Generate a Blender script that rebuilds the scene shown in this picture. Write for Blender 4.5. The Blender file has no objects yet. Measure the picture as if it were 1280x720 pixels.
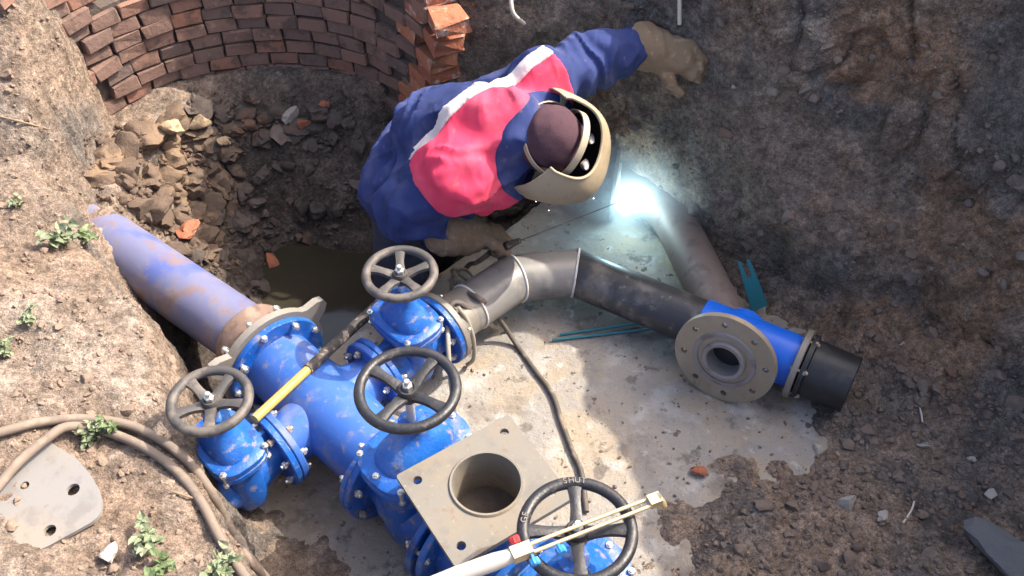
import bpy, bmesh, math, random
import numpy as np
from mathutils import Vector, Matrix, geometry
from mathutils.bvhtree import BVHTree

rnd = random.Random(7)
SC = bpy.context.scene
COL = SC.collection
PI = math.pi
R_ = math.radians

# ------------------------------------------------------------------ camera
CAMZ, PITCH, FPX = 2.5, R_(47.0), 1200.0
cam = bpy.data.cameras.new('camera')
cam.sensor_width = 36.0
cam.lens = 36.0 * FPX / 1280.0
cam.clip_start = 0.05
cam.clip_end = 300.0
camo = bpy.data.objects.new('camera', cam)
camo.location = (0, 0, CAMZ)
camo.rotation_euler = (PI / 2 - PITCH, 0, 0)
COL.objects.link(camo)
SC.camera = camo

# ------------------------------------------------------------------ sky, sun, exposure
SUN_AZ = math.atan2(0.40, 0.91)          # direction towards the sun in plan: right and a little to the rear
SUN_EL = R_(46.0)
world = bpy.data.worlds.new('World')
SC.world = world
world.use_nodes = True
wn = world.node_tree
bg = wn.nodes['Background']
sky = wn.nodes.new('ShaderNodeTexSky')
sky.sky_type = 'NISHITA'
sky.sun_disc = False
sky.dust_density = 6.0
sky.ozone_density = 0.4
sky.air_density = 0.8
sky.sun_elevation = SUN_EL
sky.sun_rotation = PI / 2 - SUN_AZ
wn.links.new(sky.outputs[0], bg.inputs[0])
bg.inputs[1].default_value = 0.15
sun = bpy.data.lights.new('sun', 'SUN')
sun.energy = 2.6
sun.angle = R_(0.55)
sun.color = (1.0, 0.92, 0.79)
suno = bpy.data.objects.new('sun', sun)
sd = Vector((math.cos(SUN_AZ) * math.cos(SUN_EL), math.sin(SUN_AZ) * math.cos(SUN_EL), math.sin(SUN_EL)))
suno.rotation_euler = sd.to_track_quat('Z', 'Y').to_euler()
suno.location = sd * 20
COL.objects.link(suno)
SC.view_settings.view_transform = 'Standard'
SC.view_settings.look = 'None'
SC.view_settings.gamma = 1.0
SC.view_settings.exposure = 1.68
SC.cycles.max_bounces = 6
SC.cycles.diffuse_bounces = 3
SC.cycles.volume_bounces = 1
SC.cycles.use_denoising = True

# ------------------------------------------------------------------ layout helpers
SP, CP = math.sin(PITCH), math.cos(PITCH)
def ray(px, py):
    u, v = (px - 640) / FPX, (py - 360) / FPX
    return Vector((u, CP - v * SP, -SP - v * CP))
def at(px, py, z):
    """point of the place at height z seen at photograph position px, py"""
    r = ray(px, py)
    return Vector((0, 0, CAMZ)) + r * ((z - CAMZ) / r.z)
Q2 = math.sqrt(0.5)
DA = Vector((Q2, -Q2, 0))      # along the main pipeline
DB = Vector((Q2, Q2, 0))       # along its branches
def ST(s, t, z=0.0):
    return Vector(((s + t) * Q2, (t - s) * Q2, z))

# ------------------------------------------------------------------ numpy noise
_rng = np.random.RandomState(11)
_perm = _rng.permutation(256).astype(np.int64)
_perm = np.concatenate([_perm, _perm])
_g = _rng.normal(size=(256, 3)); _g /= np.linalg.norm(_g, axis=1)[:, None]
def perlin(x, y, z):
    x = np.asarray(x, float); y = np.asarray(y, float) + 0 * x; z = np.asarray(z, float) + 0 * x
    xi, yi, zi = np.floor(x).astype(np.int64), np.floor(y).astype(np.int64), np.floor(z).astype(np.int64)
    xf, yf, zf = x - xi, y - yi, z - zi
    u, v, w = [f * f * f * (f * (f * 6 - 15) + 10) for f in (xf, yf, zf)]
    xi &= 255; yi &= 255; zi &= 255
    def gr(dx, dy, dz):
        h = _perm[(_perm[(_perm[(xi + dx) & 255] + yi + dy) & 255] + zi + dz) & 255]
        g = _g[h]
        return g[..., 0] * (xf - dx) + g[..., 1] * (yf - dy) + g[..., 2] * (zf - dz)
    l = lambda a, b, t: a + t * (b - a)
    return l(l(l(gr(0,0,0), gr(1,0,0), u), l(gr(0,1,0), gr(1,1,0), u), v),
             l(l(gr(0,0,1), gr(1,0,1), u), l(gr(0,1,1), gr(1,1,1), u), v), w)
def fbm(x, y, z, oct=4, lac=2.1, gain=0.5):
    r, a = 0, 1.0
    for i in range(oct):
        r = r + a * perlin(x + 17.3 * i, y - 9.1 * i, z + 3.7 * i); x = x * lac; y = y * lac; z = z * lac; a *= gain
    return r
def ridged(x, y, z, oct=3):
    r, a = 0, 1.0
    for i in range(oct):
        r = r + a * (1 - np.abs(perlin(x + 5.3 * i, y + 2.1 * i, z - 7.7 * i)) * 2); x = x * 2.1; y = y * 2.1; z = z * 2.1; a *= .5
    return r
def sstep(a, b, x):
    t = np.clip((x - a) / (b - a), 0, 1)
    return t * t * (3 - 2 * t)

# ------------------------------------------------------------------ materials
def M(name, col, rough=0.6, metal=0.0, mixes=(), bumps=(), creases=(), attr=None, rvar=None, spec=0.5, objrand=None):
    """mixes: (colour, noise scale, lo, hi, strength[, (sx,sy,sz)]); bumps: (scale, strength, distance); attr: (attribute, colour)"""
    m = bpy.data.materials.new(name)
    m.use_nodes = True
    nt = m.node_tree
    N, L = nt.nodes, nt.links
    b = N['Principled BSDF']
    b.inputs['Metallic'].default_value = metal
    b.inputs['Specular IOR Level'].default_value = spec
    tc = N.new('ShaderNodeTexCoord')
    vec = tc.outputs['Object']
    rv = None
    if objrand is not None:
        oi = N.new('ShaderNodeObjectInfo')
        rv = oi.outputs['Random']
        vm = N.new('ShaderNodeVectorMath'); vm.operation = 'ADD'
        cb = N.new('ShaderNodeCombineXYZ')
        mu = N.new('ShaderNodeMath'); mu.operation = 'MULTIPLY'; mu.inputs[1].default_value = 37.0
        L.new(rv, mu.inputs[0])
        for i in range(3): L.new(mu.outputs[0], cb.inputs[i])
        L.new(vec, vm.inputs[0]); L.new(cb.outputs[0], vm.inputs[1]); vec = vm.outputs[0]
    def noise(sc, det=5, stretch=None, rough=.6):
        n = N.new('ShaderNodeTexNoise')
        n.inputs['Scale'].default_value = sc
        n.inputs['Detail'].default_value = det
        n.inputs['Roughness'].default_value = rough
        if stretch:
            mp = N.new('ShaderNodeMapping'); mp.inputs['Scale'].default_value = stretch
            L.new(vec, mp.inputs[0]); L.new(mp.outputs[0], n.inputs[0])
        else:
            L.new(vec, n.inputs[0])
        return n.outputs[0]
    def ramp(src, lo, hi, k=1.0):
        r = N.new('ShaderNodeMapRange'); r.interpolation_type = 'SMOOTHSTEP'
        r.inputs[1].default_value = lo; r.inputs[2].default_value = hi
        r.inputs[3].default_value = 0.0; r.inputs[4].default_value = k
        L.new(src, r.inputs[0])
        return r.outputs[0]
    def mix(fac, a, c, blend='MIX'):
        x = N.new('ShaderNodeMix'); x.data_type = 'RGBA'; x.blend_type = blend
        L.new(fac, x.inputs[0])
        if isinstance(a, tuple): x.inputs[6].default_value = (*a, 1)
        else: L.new(a, x.inputs[6])
        if isinstance(c, tuple): x.inputs[7].default_value = (*c, 1)
        else: L.new(c, x.inputs[7])
        return x.outputs[2]
    cur = col
    if objrand:
        cr = N.new('ShaderNodeValToRGB')
        cr.color_ramp.interpolation = 'LINEAR'
        els = cr.color_ramp.elements
        while len(els) < len(objrand): els.new(0.5)
        for i, c in enumerate(objrand):
            els[i].position = i / max(1, len(objrand) - 1); els[i].color = (*c, 1)
        L.new(rv, cr.inputs[0]); cur = cr.outputs[0]
    if attr:
        for an, ac, mx in attr:
            a = N.new('ShaderNodeAttribute'); a.attribute_name = an
            acur = ac
            for q in mx:
                acur = mix(ramp(noise(q[1]), q[2], q[3], q[4]), acur, q[0])
            cur = mix(a.outputs['Fac'], cur, acur) if not isinstance(cur, tuple) else mix(a.outputs['Fac'], cur, acur)
    for q in mixes:
        st = q[5] if len(q) > 5 else None
        cur = mix(ramp(noise(q[1], stretch=st), q[2], q[3], q[4]), cur, q[0])
    if isinstance(cur, tuple): b.inputs['Base Color'].default_value = (*cur, 1)
    else: L.new(cur, b.inputs['Base Color'])
    if rvar:
        r = N.new('ShaderNodeMapRange'); r.inputs[1].default_value = .3; r.inputs[2].default_value = .7
        r.inputs[3].default_value = rough - rvar[1]; r.inputs[4].default_value = rough + rvar[1]
        L.new(noise(rvar[0]), r.inputs[0]); L.new(r.outputs[0], b.inputs['Roughness'])
    else:
        b.inputs['Roughness'].default_value = rough
    prev = None
    for sc, st, di in bumps:
        bn = N.new('ShaderNodeBump'); bn.inputs['Strength'].default_value = st; bn.inputs['Distance'].default_value = di
        L.new(noise(sc, 6), bn.inputs['Height'])
        if prev: L.new(prev, bn.inputs['Normal'])
        prev = bn.outputs[0]
    for sc, st, di, stretch in creases:
        n = N.new('ShaderNodeTexNoise'); n.noise_type = 'RIDGED_MULTIFRACTAL'
        n.inputs['Scale'].default_value = sc; n.inputs['Detail'].default_value = 2.0; n.inputs['Distortion'].default_value = .6
        mp = N.new('ShaderNodeMapping'); mp.inputs['Scale'].default_value = stretch[:3]; mp.inputs['Rotation'].default_value = stretch[3:]
        L.new(vec, mp.inputs[0]); L.new(mp.outputs[0], n.inputs[0])
        bn = N.new('ShaderNodeBump'); bn.inputs['Strength'].default_value = st; bn.inputs['Distance'].default_value = di
        L.new(n.outputs[0], bn.inputs['Height'])
        if prev: L.new(prev, bn.inputs['Normal'])
        prev = bn.outputs[0]
    if prev: L.new(prev, b.inputs['Normal'])
    return m

DUST = (0.27, 0.21, 0.155)
mt = {}
mt['soil'] = M('soil', (0.235, 0.178, 0.138), 0.95, mixes=(), spec=0.2,
    attr=[('grey', (0.145, 0.125, 0.112), [((0.24, 0.21, 0.185), 9, .5, .7, .8), ((0.085, 0.075, 0.068), 4, .5, .66, .8)]),
          ('clay', (0.275, 0.165, 0.10), [((0.18, 0.118, 0.083), 7, .42, .62, .8), ((0.33, 0.235, 0.155), 12, .55, .68, .7)]),
          ('wet', (0.075, 0.060, 0.051), [((0.12, 0.098, 0.083), 9, .5, .66, .7)]), ('dry', (0.195, 0.149, 0.118), [((0.265, 0.218, 0.18), 5, .46, .62, .9), ((0.165, 0.12, 0.092), 9, .56, .72, .55), ((0.215, 0.150, 0.108), 2.2, .47, .65, .6)])],
    bumps=((28, .8, .03), (100, .9, .012), (340, .7, .004)))
# coarse tone changes everywhere in the soil
def soil_tone(m):
    nt = m.node_tree; b = nt.nodes['Principled BSDF']
    src = b.inputs['Base Color'].links[0].from_socket
    tc = nt.nodes.new('ShaderNodeTexCoord')
    for sc, lo, hi, vals in ((16, .3, .72, (.66, 1.34)), (60, .34, .68, (.68, 1.34)), (220, .36, .66, (.70, 1.32))):
        n = nt.nodes.new('ShaderNodeTexNoise'); n.inputs['Scale'].default_value = sc; n.inputs['Detail'].default_value = 4
        nt.links.new(tc.outputs['Object'], n.inputs[0])
        r = nt.nodes.new('ShaderNodeMapRange'); r.inputs[1].default_value = lo; r.inputs[2].default_value = hi
        r.inputs[3].default_value = vals[0]; r.inputs[4].default_value = vals[1]
        nt.links.new(n.outputs[0], r.inputs[0])
        v = nt.nodes.new('ShaderNodeVectorMath'); v.operation = 'SCALE'
        nt.links.new(src, v.inputs[0]); nt.links.new(r.outputs[0], v.inputs['Scale'])
        src = v.outputs[0]
    nt.links.new(src, b.inputs['Base Color'])
soil_tone(mt['soil'])
mt['clod'] = M('clod_earth', (0.118, 0.084, 0.064), 0.95, spec=.2, mixes=(((0.21, 0.145, 0.095), 3.0, .48, .64, .8), ((0.065, 0.05, 0.042), 9, .52, .66, .7)), bumps=((60, .6, .01), (220, .5, .004)))
mt['rubble'] = M('rubble_earth', (0.165, 0.128, 0.105), 0.95, spec=.2, mixes=(((0.26, 0.215, 0.18), 6, .5, .7, .7), ((0.20, 0.115, 0.075), 4, .55, .68, .7), ((0.09, 0.075, 0.066), 11, .5, .66, .7)), bumps=((60, .6, .01), (220, .5, .004)))
mt['wet'] = M('shade_dark_earth', (0.085, 0.068, 0.058), 0.85, spec=.3, mixes=(((0.15, 0.12, 0.10), 6, .52, .7, .7), ((0.16, 0.08, 0.05), 4, .56, .68, .7), ((0.045, 0.038, 0.034), 11, .5, .66, .7)), bumps=((60, .6, .01), (220, .5, .004)))  # earth colour darkened to carry the deep shade under the brickwork
mt['drycrumb'] = M('dry_crumbs', (0.205, 0.152, 0.117), 0.95, spec=.2, mixes=(((0.19, 0.125, 0.09), 9, .5, .65, .7),), bumps=((80, .6, .008),))
mt['pale_stone'] = M('pale_stone', (0.33, 0.30, 0.265), 0.85, mixes=(((0.28, 0.24, 0.2), 30, .5, .68, .8),), bumps=((90, .5, .006),))
mt['tan_stone'] = M('tan_stone', (0.36, 0.27, 0.165), 0.9, mixes=(((0.25, 0.17, 0.11), 24, .48, .66, .8),), bumps=((90, .6, .008),))
mt['brickred'] = M('broken_brick', (0.30, 0.105, 0.055), 0.9, mixes=(((0.38, 0.30, 0.25), 40, .58, .72, .7), ((0.14, 0.06, 0.04), 22, .5, .68, .8)), bumps=((90, .6, .006),))
mt['concrete'] = M('concrete', (0.27, 0.248, 0.22), 0.92, spec=.25,
    mixes=(((0.32, 0.255, 0.18), 1.7, .43, .58, .8), ((0.24, 0.23, 0.22), 4.5, .46, .62, .75), ((0.36, 0.35, 0.33), 7, .52, .66, .8), ((0.16, 0.135, 0.115), 2.6, .53, .63, .75), ((0.40, 0.39, 0.37), 16, .60, .70, .7),
           ((0.12, 0.10, 0.085), 9, .58, .65, .75), ((0.065, 0.055, 0.047), 22, .62, .68, .85), ((0.075, 0.062, 0.052), 64, .64, .69, .75), ((0.42, 0.40, 0.37), 48, .64, .72, .5), ((0.06, 0.05, 0.042), 160, .65, .70, .7)),
    bumps=((14, .5, .02), (60, .6, .008), (220, .6, .003)))
mt['darkconcrete'] = M('dark_grey_concrete', (0.115, 0.118, 0.122), 0.9, mixes=(((0.2, 0.19, 0.18), 14, .54, .68, .7),), bumps=((60, .6, .008),))
mt['brick'] = M('old_brick', (0.2, 0.1, 0.07), 0.92, spec=.2, objrand=[(0.15, 0.098, 0.083), (0.19, 0.118, 0.094), (0.13, 0.095, 0.085), (0.22, 0.128, 0.098), (0.165, 0.108, 0.09), (0.26, 0.128, 0.088), (0.145, 0.105, 0.092)],
    mixes=(((0.075, 0.058, 0.05), 14, .5, .66, .75), ((0.34, 0.26, 0.20), 26, .60, .74, .55)), bumps=((45, .6, .008), (170, .5, .003)))
mt['orange_brick'] = M('freshly_broken_brick', (0.36, 0.13, 0.06), 0.9, spec=.2, objrand=[(0.30, 0.105, 0.06), (0.37, 0.155, 0.085), (0.25, 0.085, 0.055)],
    mixes=(((0.40, 0.33, 0.28), 22, .55, .66, .8), ((0.16, 0.07, 0.045), 30, .55, .7, .7)), bumps=((45, .7, .01), (170, .5, .003)))
mt['mortar'] = M('dark_mortar', (0.085, 0.068, 0.058), 0.97, mixes=(((0.13, 0.105, 0.085), 12, .5, .7, .7),), bumps=((40, .7, .012),), spec=.2)
mt['water'] = M('muddy_water', (0.035, 0.031, 0.021), 0.07, mixes=(((0.05, 0.042, 0.028), 6, .45, .65, .6),), bumps=((9, .04, .01),))
mt['valve'] = M('valve_blue_enamel', (0.009, 0.085, 0.36), 0.36, mixes=(((0.025, 0.15, 0.47), 5, .45, .65, .6), ((0.17, 0.19, 0.26), 11, .54, .70, .6), ((0.02, 0.035, 0.09), 17, .56, .68, .6), (DUST, 42, .56, .70, .7), ((0.05, 0.04, 0.035), 90, .64, .70, .7)), bumps=((40, .3, .005), (160, .35, .0025)), rvar=(14, .14))
mt['cross'] = M('dusty_blue_enamel', (0.032, 0.105, 0.38), 0.5, mixes=(((0.022, 0.11, 0.45), 5, .50, .64, .8), ((0.15, 0.175, 0.30), 7, .5, .64, .7), (DUST, 35, .58, .72, .6)), bumps=((35, .2, .006), (180, .15, .002)), rvar=(14, .12))
mt['hydrant'] = M('bright_blue_paint', (0.008, 0.125, 0.66), 0.38, mixes=(((0.02, 0.13, 0.62), 7, .5, .7, .5), (DUST, 40, .64, .76, .5)), bumps=((60, .1, .003),), rvar=(20, .1))
mt['purple'] = M('purple_primer_pipe', (0.115, 0.122, 0.215), 0.62, mixes=(((0.055, 0.085, 0.28), 4.5, .48, .60, .8, (1, 1, 1)), ((0.20, 0.165, 0.175), 6, .46, .62, .8), ((0.15, 0.095, 0.09), 12, .53, .66, .7), (DUST, 60, .62, .74, .5)), bumps=((30, .15, .004), (150, .15, .002)), rvar=(12, .1))
mt['iron'] = M('black_cast_iron', (0.016, 0.016, 0.019), 0.45, mixes=(((0.036, 0.033, 0.032), 18, .48, .66, .75), ((0.12, 0.096, 0.075), 48, .60, .70, .65)), bumps=((60, .4, .004), (200, .4, .0015)), rvar=(30, .12))
mt['oldiron'] = M('dusty_cast_iron', (0.050, 0.046, 0.044), 0.6, mixes=(((0.125, 0.105, 0.088), 18, .46, .64, .75), ((0.035, 0.033, 0.035), 40, .55, .7, .6)), bumps=((90, .4, .003),))
mt['oldletter'] = M('worn_letter_iron', (0.17, 0.15, 0.13), 0.6)
mt['steel'] = M('zinc_bolt_steel', (0.62, 0.61, 0.58), 0.38, metal=.85, mixes=(((0.32, 0.25, 0.19), 50, .58, .72, .6),), rvar=(40, .12))
mt['rustbolt'] = M('rusty_bolt_steel', (0.33, 0.29, 0.25), 0.55, metal=.5, mixes=(((0.20, 0.10, 0.06), 50, .5, .66, .7),))
mt['ring'] = M('grey_cast_ring', (0.235, 0.212, 0.182), 0.55, metal=.25, mixes=(((0.22, 0.17, 0.13), 18, .55, .7, .7),), bumps=((70, .3, .003),))
mt['rust'] = M('brown_primer', (0.19, 0.125, 0.095), 0.75, mixes=(((0.30, 0.22, 0.17), 14, .5, .66, .7), ((0.10, 0.06, 0.045), 24, .52, .68, .7)), bumps=((60, .3, .004),))
mt['plate'] = M('weathered_steel_plate', (0.165, 0.15, 0.128), 0.72, metal=.1, mixes=(((0.19, 0.158, 0.118), 5, .45, .62, .8), ((0.125, 0.118, 0.108), 13, .5, .66, .7), ((0.16, 0.10, 0.065), 34, .58, .68, .65), ((0.28, 0.26, 0.23), 90, .62, .7, .5)), bumps=((80, .2, .002), (300, .2, .001)))
mt['plateg'] = M('grey_steel_plate', (0.205, 0.195, 0.185), 0.7, metal=.1, mixes=(((0.25, 0.21, 0.165), 6, .48, .63, .8), ((0.145, 0.14, 0.14), 12, .5, .66, .7), ((0.17, 0.115, 0.08), 40, .6, .7, .6)), bumps=((80, .2, .002),))
mt['pe'] = M('black_polyethylene', (0.032, 0.033, 0.037), 0.42, mixes=(((0.15, 0.135, 0.12), 7, .48, .66, .75), ((0.24, 0.21, 0.18), 40, .58, .72, .5)), bumps=((120, .12, .001),), rvar=(16, .1))
mt['pegrey'] = M('dusty_polyethylene', (0.20, 0.19, 0.18), 0.42, mixes=(((0.09, 0.09, 0.092), 7, .5, .68, .7), ((0.30, 0.27, 0.23), 30, .55, .7, .6)), bumps=((120, .12, .001),), rvar=(16, .1))
mt['bead'] = M('pale_weld_bead', (0.55, 0.53, 0.50), 0.55, mixes=(((0.3, 0.27, 0.24), 40, .5, .7, .6),))
mt['rubber'] = M('black_rubber', (0.014, 0.015, 0.017), 0.5, mixes=(((0.05, 0.045, 0.042), 20, .52, .7, .6),), bumps=((80, .2, .002),), rvar=(20, .1))
mt['weldpipe'] = M('brown_steel_pipe', (0.20, 0.155, 0.135), 0.6, metal=.3, mixes=(((0.32, 0.26, 0.23), 9, .5, .68, .6, (1, 1, 1)), ((0.10, 0.075, 0.065), 20, .52, .68, .6)), bumps=((70, .25, .003),))
mt['flange_face'] = M('ochre_flange_steel', (0.31, 0.255, 0.185), 0.55, metal=.3, mixes=(((0.27, 0.16, 0.12), 7, .52, .66, .7), ((0.38, 0.335, 0.26), 14, .5, .68, .6), ((0.16, 0.12, 0.1), 50, .6, .72, .6)), bumps=((90, .25, .002),))
mt['bore'] = M('grey_pipe_bore', (0.25, 0.225, 0.215), 0.6, metal=.2, mixes=(((0.12, 0.10, 0.09), 18, .5, .68, .7),))
mt['yellow'] = M('yellow_paint', (0.40, 0.29, 0.06), 0.5, mixes=(((0.32, 0.22, 0.08), 30, .58, .72, .7),))
mt['blackgrip'] = M('black_worn_grip', (0.05, 0.042, 0.037), 0.7, mixes=(((0.26, 0.20, 0.15), 60, .54, .64, .8),), bumps=((90, .4, .003),))
mt['cable'] = M('cable_dark_rubber', (0.085, 0.07, 0.058), 0.7, mixes=(((0.26, 0.20, 0.15), 16, .48, .64, .7),))
mt['cablepale'] = M('cable_pale_rubber', (0.30, 0.26, 0.215), 0.7, mixes=(((0.25, 0.2, 0.16), 16, .52, .68, .7),))
mt['hose'] = M('dusty_rubber_hose', (0.165, 0.128, 0.10), 0.8, mixes=(((0.085, 0.068, 0.056), 10, .48, .64, .8), ((0.24, 0.185, 0.142), 20, .5, .64, .75)), bumps=((70, .2, .002),))
mt['teal'] = M('teal_paint', (0.022, 0.17, 0.21), 0.5, mixes=(((0.10, 0.16, 0.16), 30, .56, .7, .6),))
mt['brass'] = M('brass_tube', (0.62, 0.50, 0.29), 0.35, metal=.6, mixes=(((0.35, 0.27, 0.17), 40, .56, .7, .6),))
mt['white_grip'] = M('white_handle', (0.48, 0.445, 0.39), 0.5, mixes=(((0.35, 0.30, 0.25), 24, .54, .7, .7),))
mt['red'] = M('red_knob', (0.55, 0.03, 0.03), 0.4)
mt['blueknob'] = M('blue_knob', (0.03, 0.20, 0.50), 0.4)
mt['rope'] = M('pale_root', (0.50, 0.45, 0.38), 0.8, mixes=(((0.3, 0.26, 0.21), 30, .5, .7, .6),))
mt['twig'] = M('dry_twig', (0.20, 0.14, 0.09), 0.9)
mt['jacket'] = M('blue_workwear', (0.028, 0.042, 0.135), 0.88, spec=.2, mixes=(((0.075, 0.080, 0.155), 8, .48, .68, .75), ((0.016, 0.026, 0.09), 5, .48, .64, .75), ((0.20, 0.18, 0.2), 40, .62, .76, .4)), creases=((7, .8, .022, (.45, 1.5, 1, .3, .2, .7)), (15, .65, .010, (1.4, .6, 1, .2, .5, -.4))), bumps=((500, .25, .001),))  # paler mix paints lavender highlights into the blue cloth
mt['pink'] = M('faded_red_workwear', (0.58, 0.045, 0.100), 0.85, spec=.2, mixes=(((0.62, 0.095, 0.15), 7, .45, .68, .7), ((0.42, 0.028, 0.06), 12, .54, .7, .6), ((0.30, 0.12, 0.12), 30, .6, .72, .5)), creases=((7, .8, .022, (.45, 1.5, 1, .3, .2, .7)), (15, .65, .010, (1.4, .6, 1, .2, .5, -.4))), bumps=((500, .25, .001),))
mt['reflective'] = M('white_reflective_tape', (0.55, 0.50, 0.485), 0.6, mixes=(((0.55, 0.42, 0.42), 22, .55, .7, .6),), bumps=((60, .4, .006),))
mt['trousers'] = M('dark_trousers', (0.028, 0.030, 0.050), 0.9, mixes=(((0.06, 0.052, 0.05), 12, .5, .68, .6),), bumps=((26, .4, .02),))
mt['glove'] = M('suede_glove', (0.22, 0.155, 0.10), 0.92, spec=.15, creases=((14, .5, .010, (.6, 1.4, 1, .2, .1, .5)),), mixes=(((0.19, 0.125, 0.075), 16, .48, .66, .7), ((0.38, 0.27, 0.17), 34, .54, .7, .6)), bumps=((40, .5, .01), (300, .4, .002)))
mt['cap'] = M('plum_knit', (0.070, 0.038, 0.048), 0.95, spec=.15, mixes=(((0.045, 0.026, 0.034), 30, .48, .66, .6),), bumps=((240, .5, .003),))
mt['skin'] = M('skin', (0.42, 0.25, 0.18), 0.6)
mt['boot'] = M('black_boot', (0.02, 0.018, 0.017), 0.6)
mt['mask'] = M('tan_mask_fibre', (0.31, 0.25, 0.165), 0.6, mixes=(((0.23, 0.175, 0.11), 10, .48, .66, .75), ((0.2, 0.15, 0.1), 40, .6, .74, .6)), bumps=((120, .2, .002),))
mt['maskin'] = M('mask_lining', (0.025, 0.024, 0.024), 0.8)
mt['band'] = M('beige_band', (0.34, 0.285, 0.20), 0.6, mixes=(((0.30, 0.24, 0.16), 40, .54, .7, .6),))
mt['pad'] = M('white_foam_pad', (0.30, 0.28, 0.275), 0.9)
mt['glass'] = M('dark_welding_glass', (0.01, 0.015, 0.012), 0.08)
mt['leaf'] = M('weed_leaf', (0.085, 0.125, 0.05), 0.7, mixes=(((0.17, 0.20, 0.10), 30, .45, .65, .8), ((0.30, 0.24, 0.12), 60, .62, .74, .6)))
mt['leafpale'] = M('pale_weed_leaf', (0.16, 0.195, 0.11), 0.75, mixes=(((0.25, 0.25, 0.18), 30, .48, .65, .7), ((0.12, 0.15, 0.05), 50, .55, .7, .6)))
mt['stem'] = M('weed_stem', (0.20, 0.16, 0.07), 0.8)
def emis(name, col, st):
    m = bpy.data.materials.new(name); m.use_nodes = True
    b = m.node_tree.nodes['Principled BSDF']
    b.inputs['Emission Color'].default_value = (*col, 1); b.inputs['Emission Strength'].default_value = st
    b.inputs['Base Color'].default_value = (*col, 1)
    return m
mt['arc'] = emis('arc_glow', (0.75, 1.0, 1.0), 70.0)
mt['spark'] = emis('spark_glow', (0.9, 0.95, 1.0), 6.0)

# ------------------------------------------------------------------ objects
ORG = {}
def tag(o, label=None, cat=None, group=None, kind=None):
    if label: o['label'] = label
    if cat: o['category'] = cat
    if group: o['group'] = group
    if kind: o['kind'] = kind
    return o
def thing(name, label, cat, loc, group=None, rot=0.0):
    o = bpy.data.objects.new(name, None)
    o.empty_display_size = 0.05
    o.location = loc; o.rotation_euler = (0, 0, rot)
    COL.objects.link(o); tag(o, label, cat, group)
    ORG[o.name] = Vector(loc) if rot == 0.0 else None
    return o
def mesh_obj(name, V, F, mat, parent=None, smooth=35.0, local=False, origin=None):
    me = bpy.data.meshes.new(name)
    V = np.asarray([tuple(v) for v in V], float) if not isinstance(V, np.ndarray) else V
    off = Vector((0, 0, 0))
    if parent is not None and not local:
        off = ORG.get(parent.name) or Vector((0, 0, 0))
    if parent is None and origin is not None: off = Vector(origin)
    V = V - np.array(off)
    me.from_pydata([tuple(v) for v in V.tolist()], [], F if isinstance(F, list) else F.tolist())
    me.update()
    if smooth is not None:
        me.polygons.foreach_set('use_smooth', [True] * len(me.polygons))
        if smooth < 170: me.set_sharp_from_angle(angle=R_(smooth))
    me.materials.append(mat if not isinstance(mat, str) else mt[mat])
    o = bpy.data.objects.new(name, me)
    COL.objects.link(o)
    if parent is not None:
        o.parent = parent
        ORG[o.name] = off
    else:
        o.location = off
        ORG[o.name] = off
    return o

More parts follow.
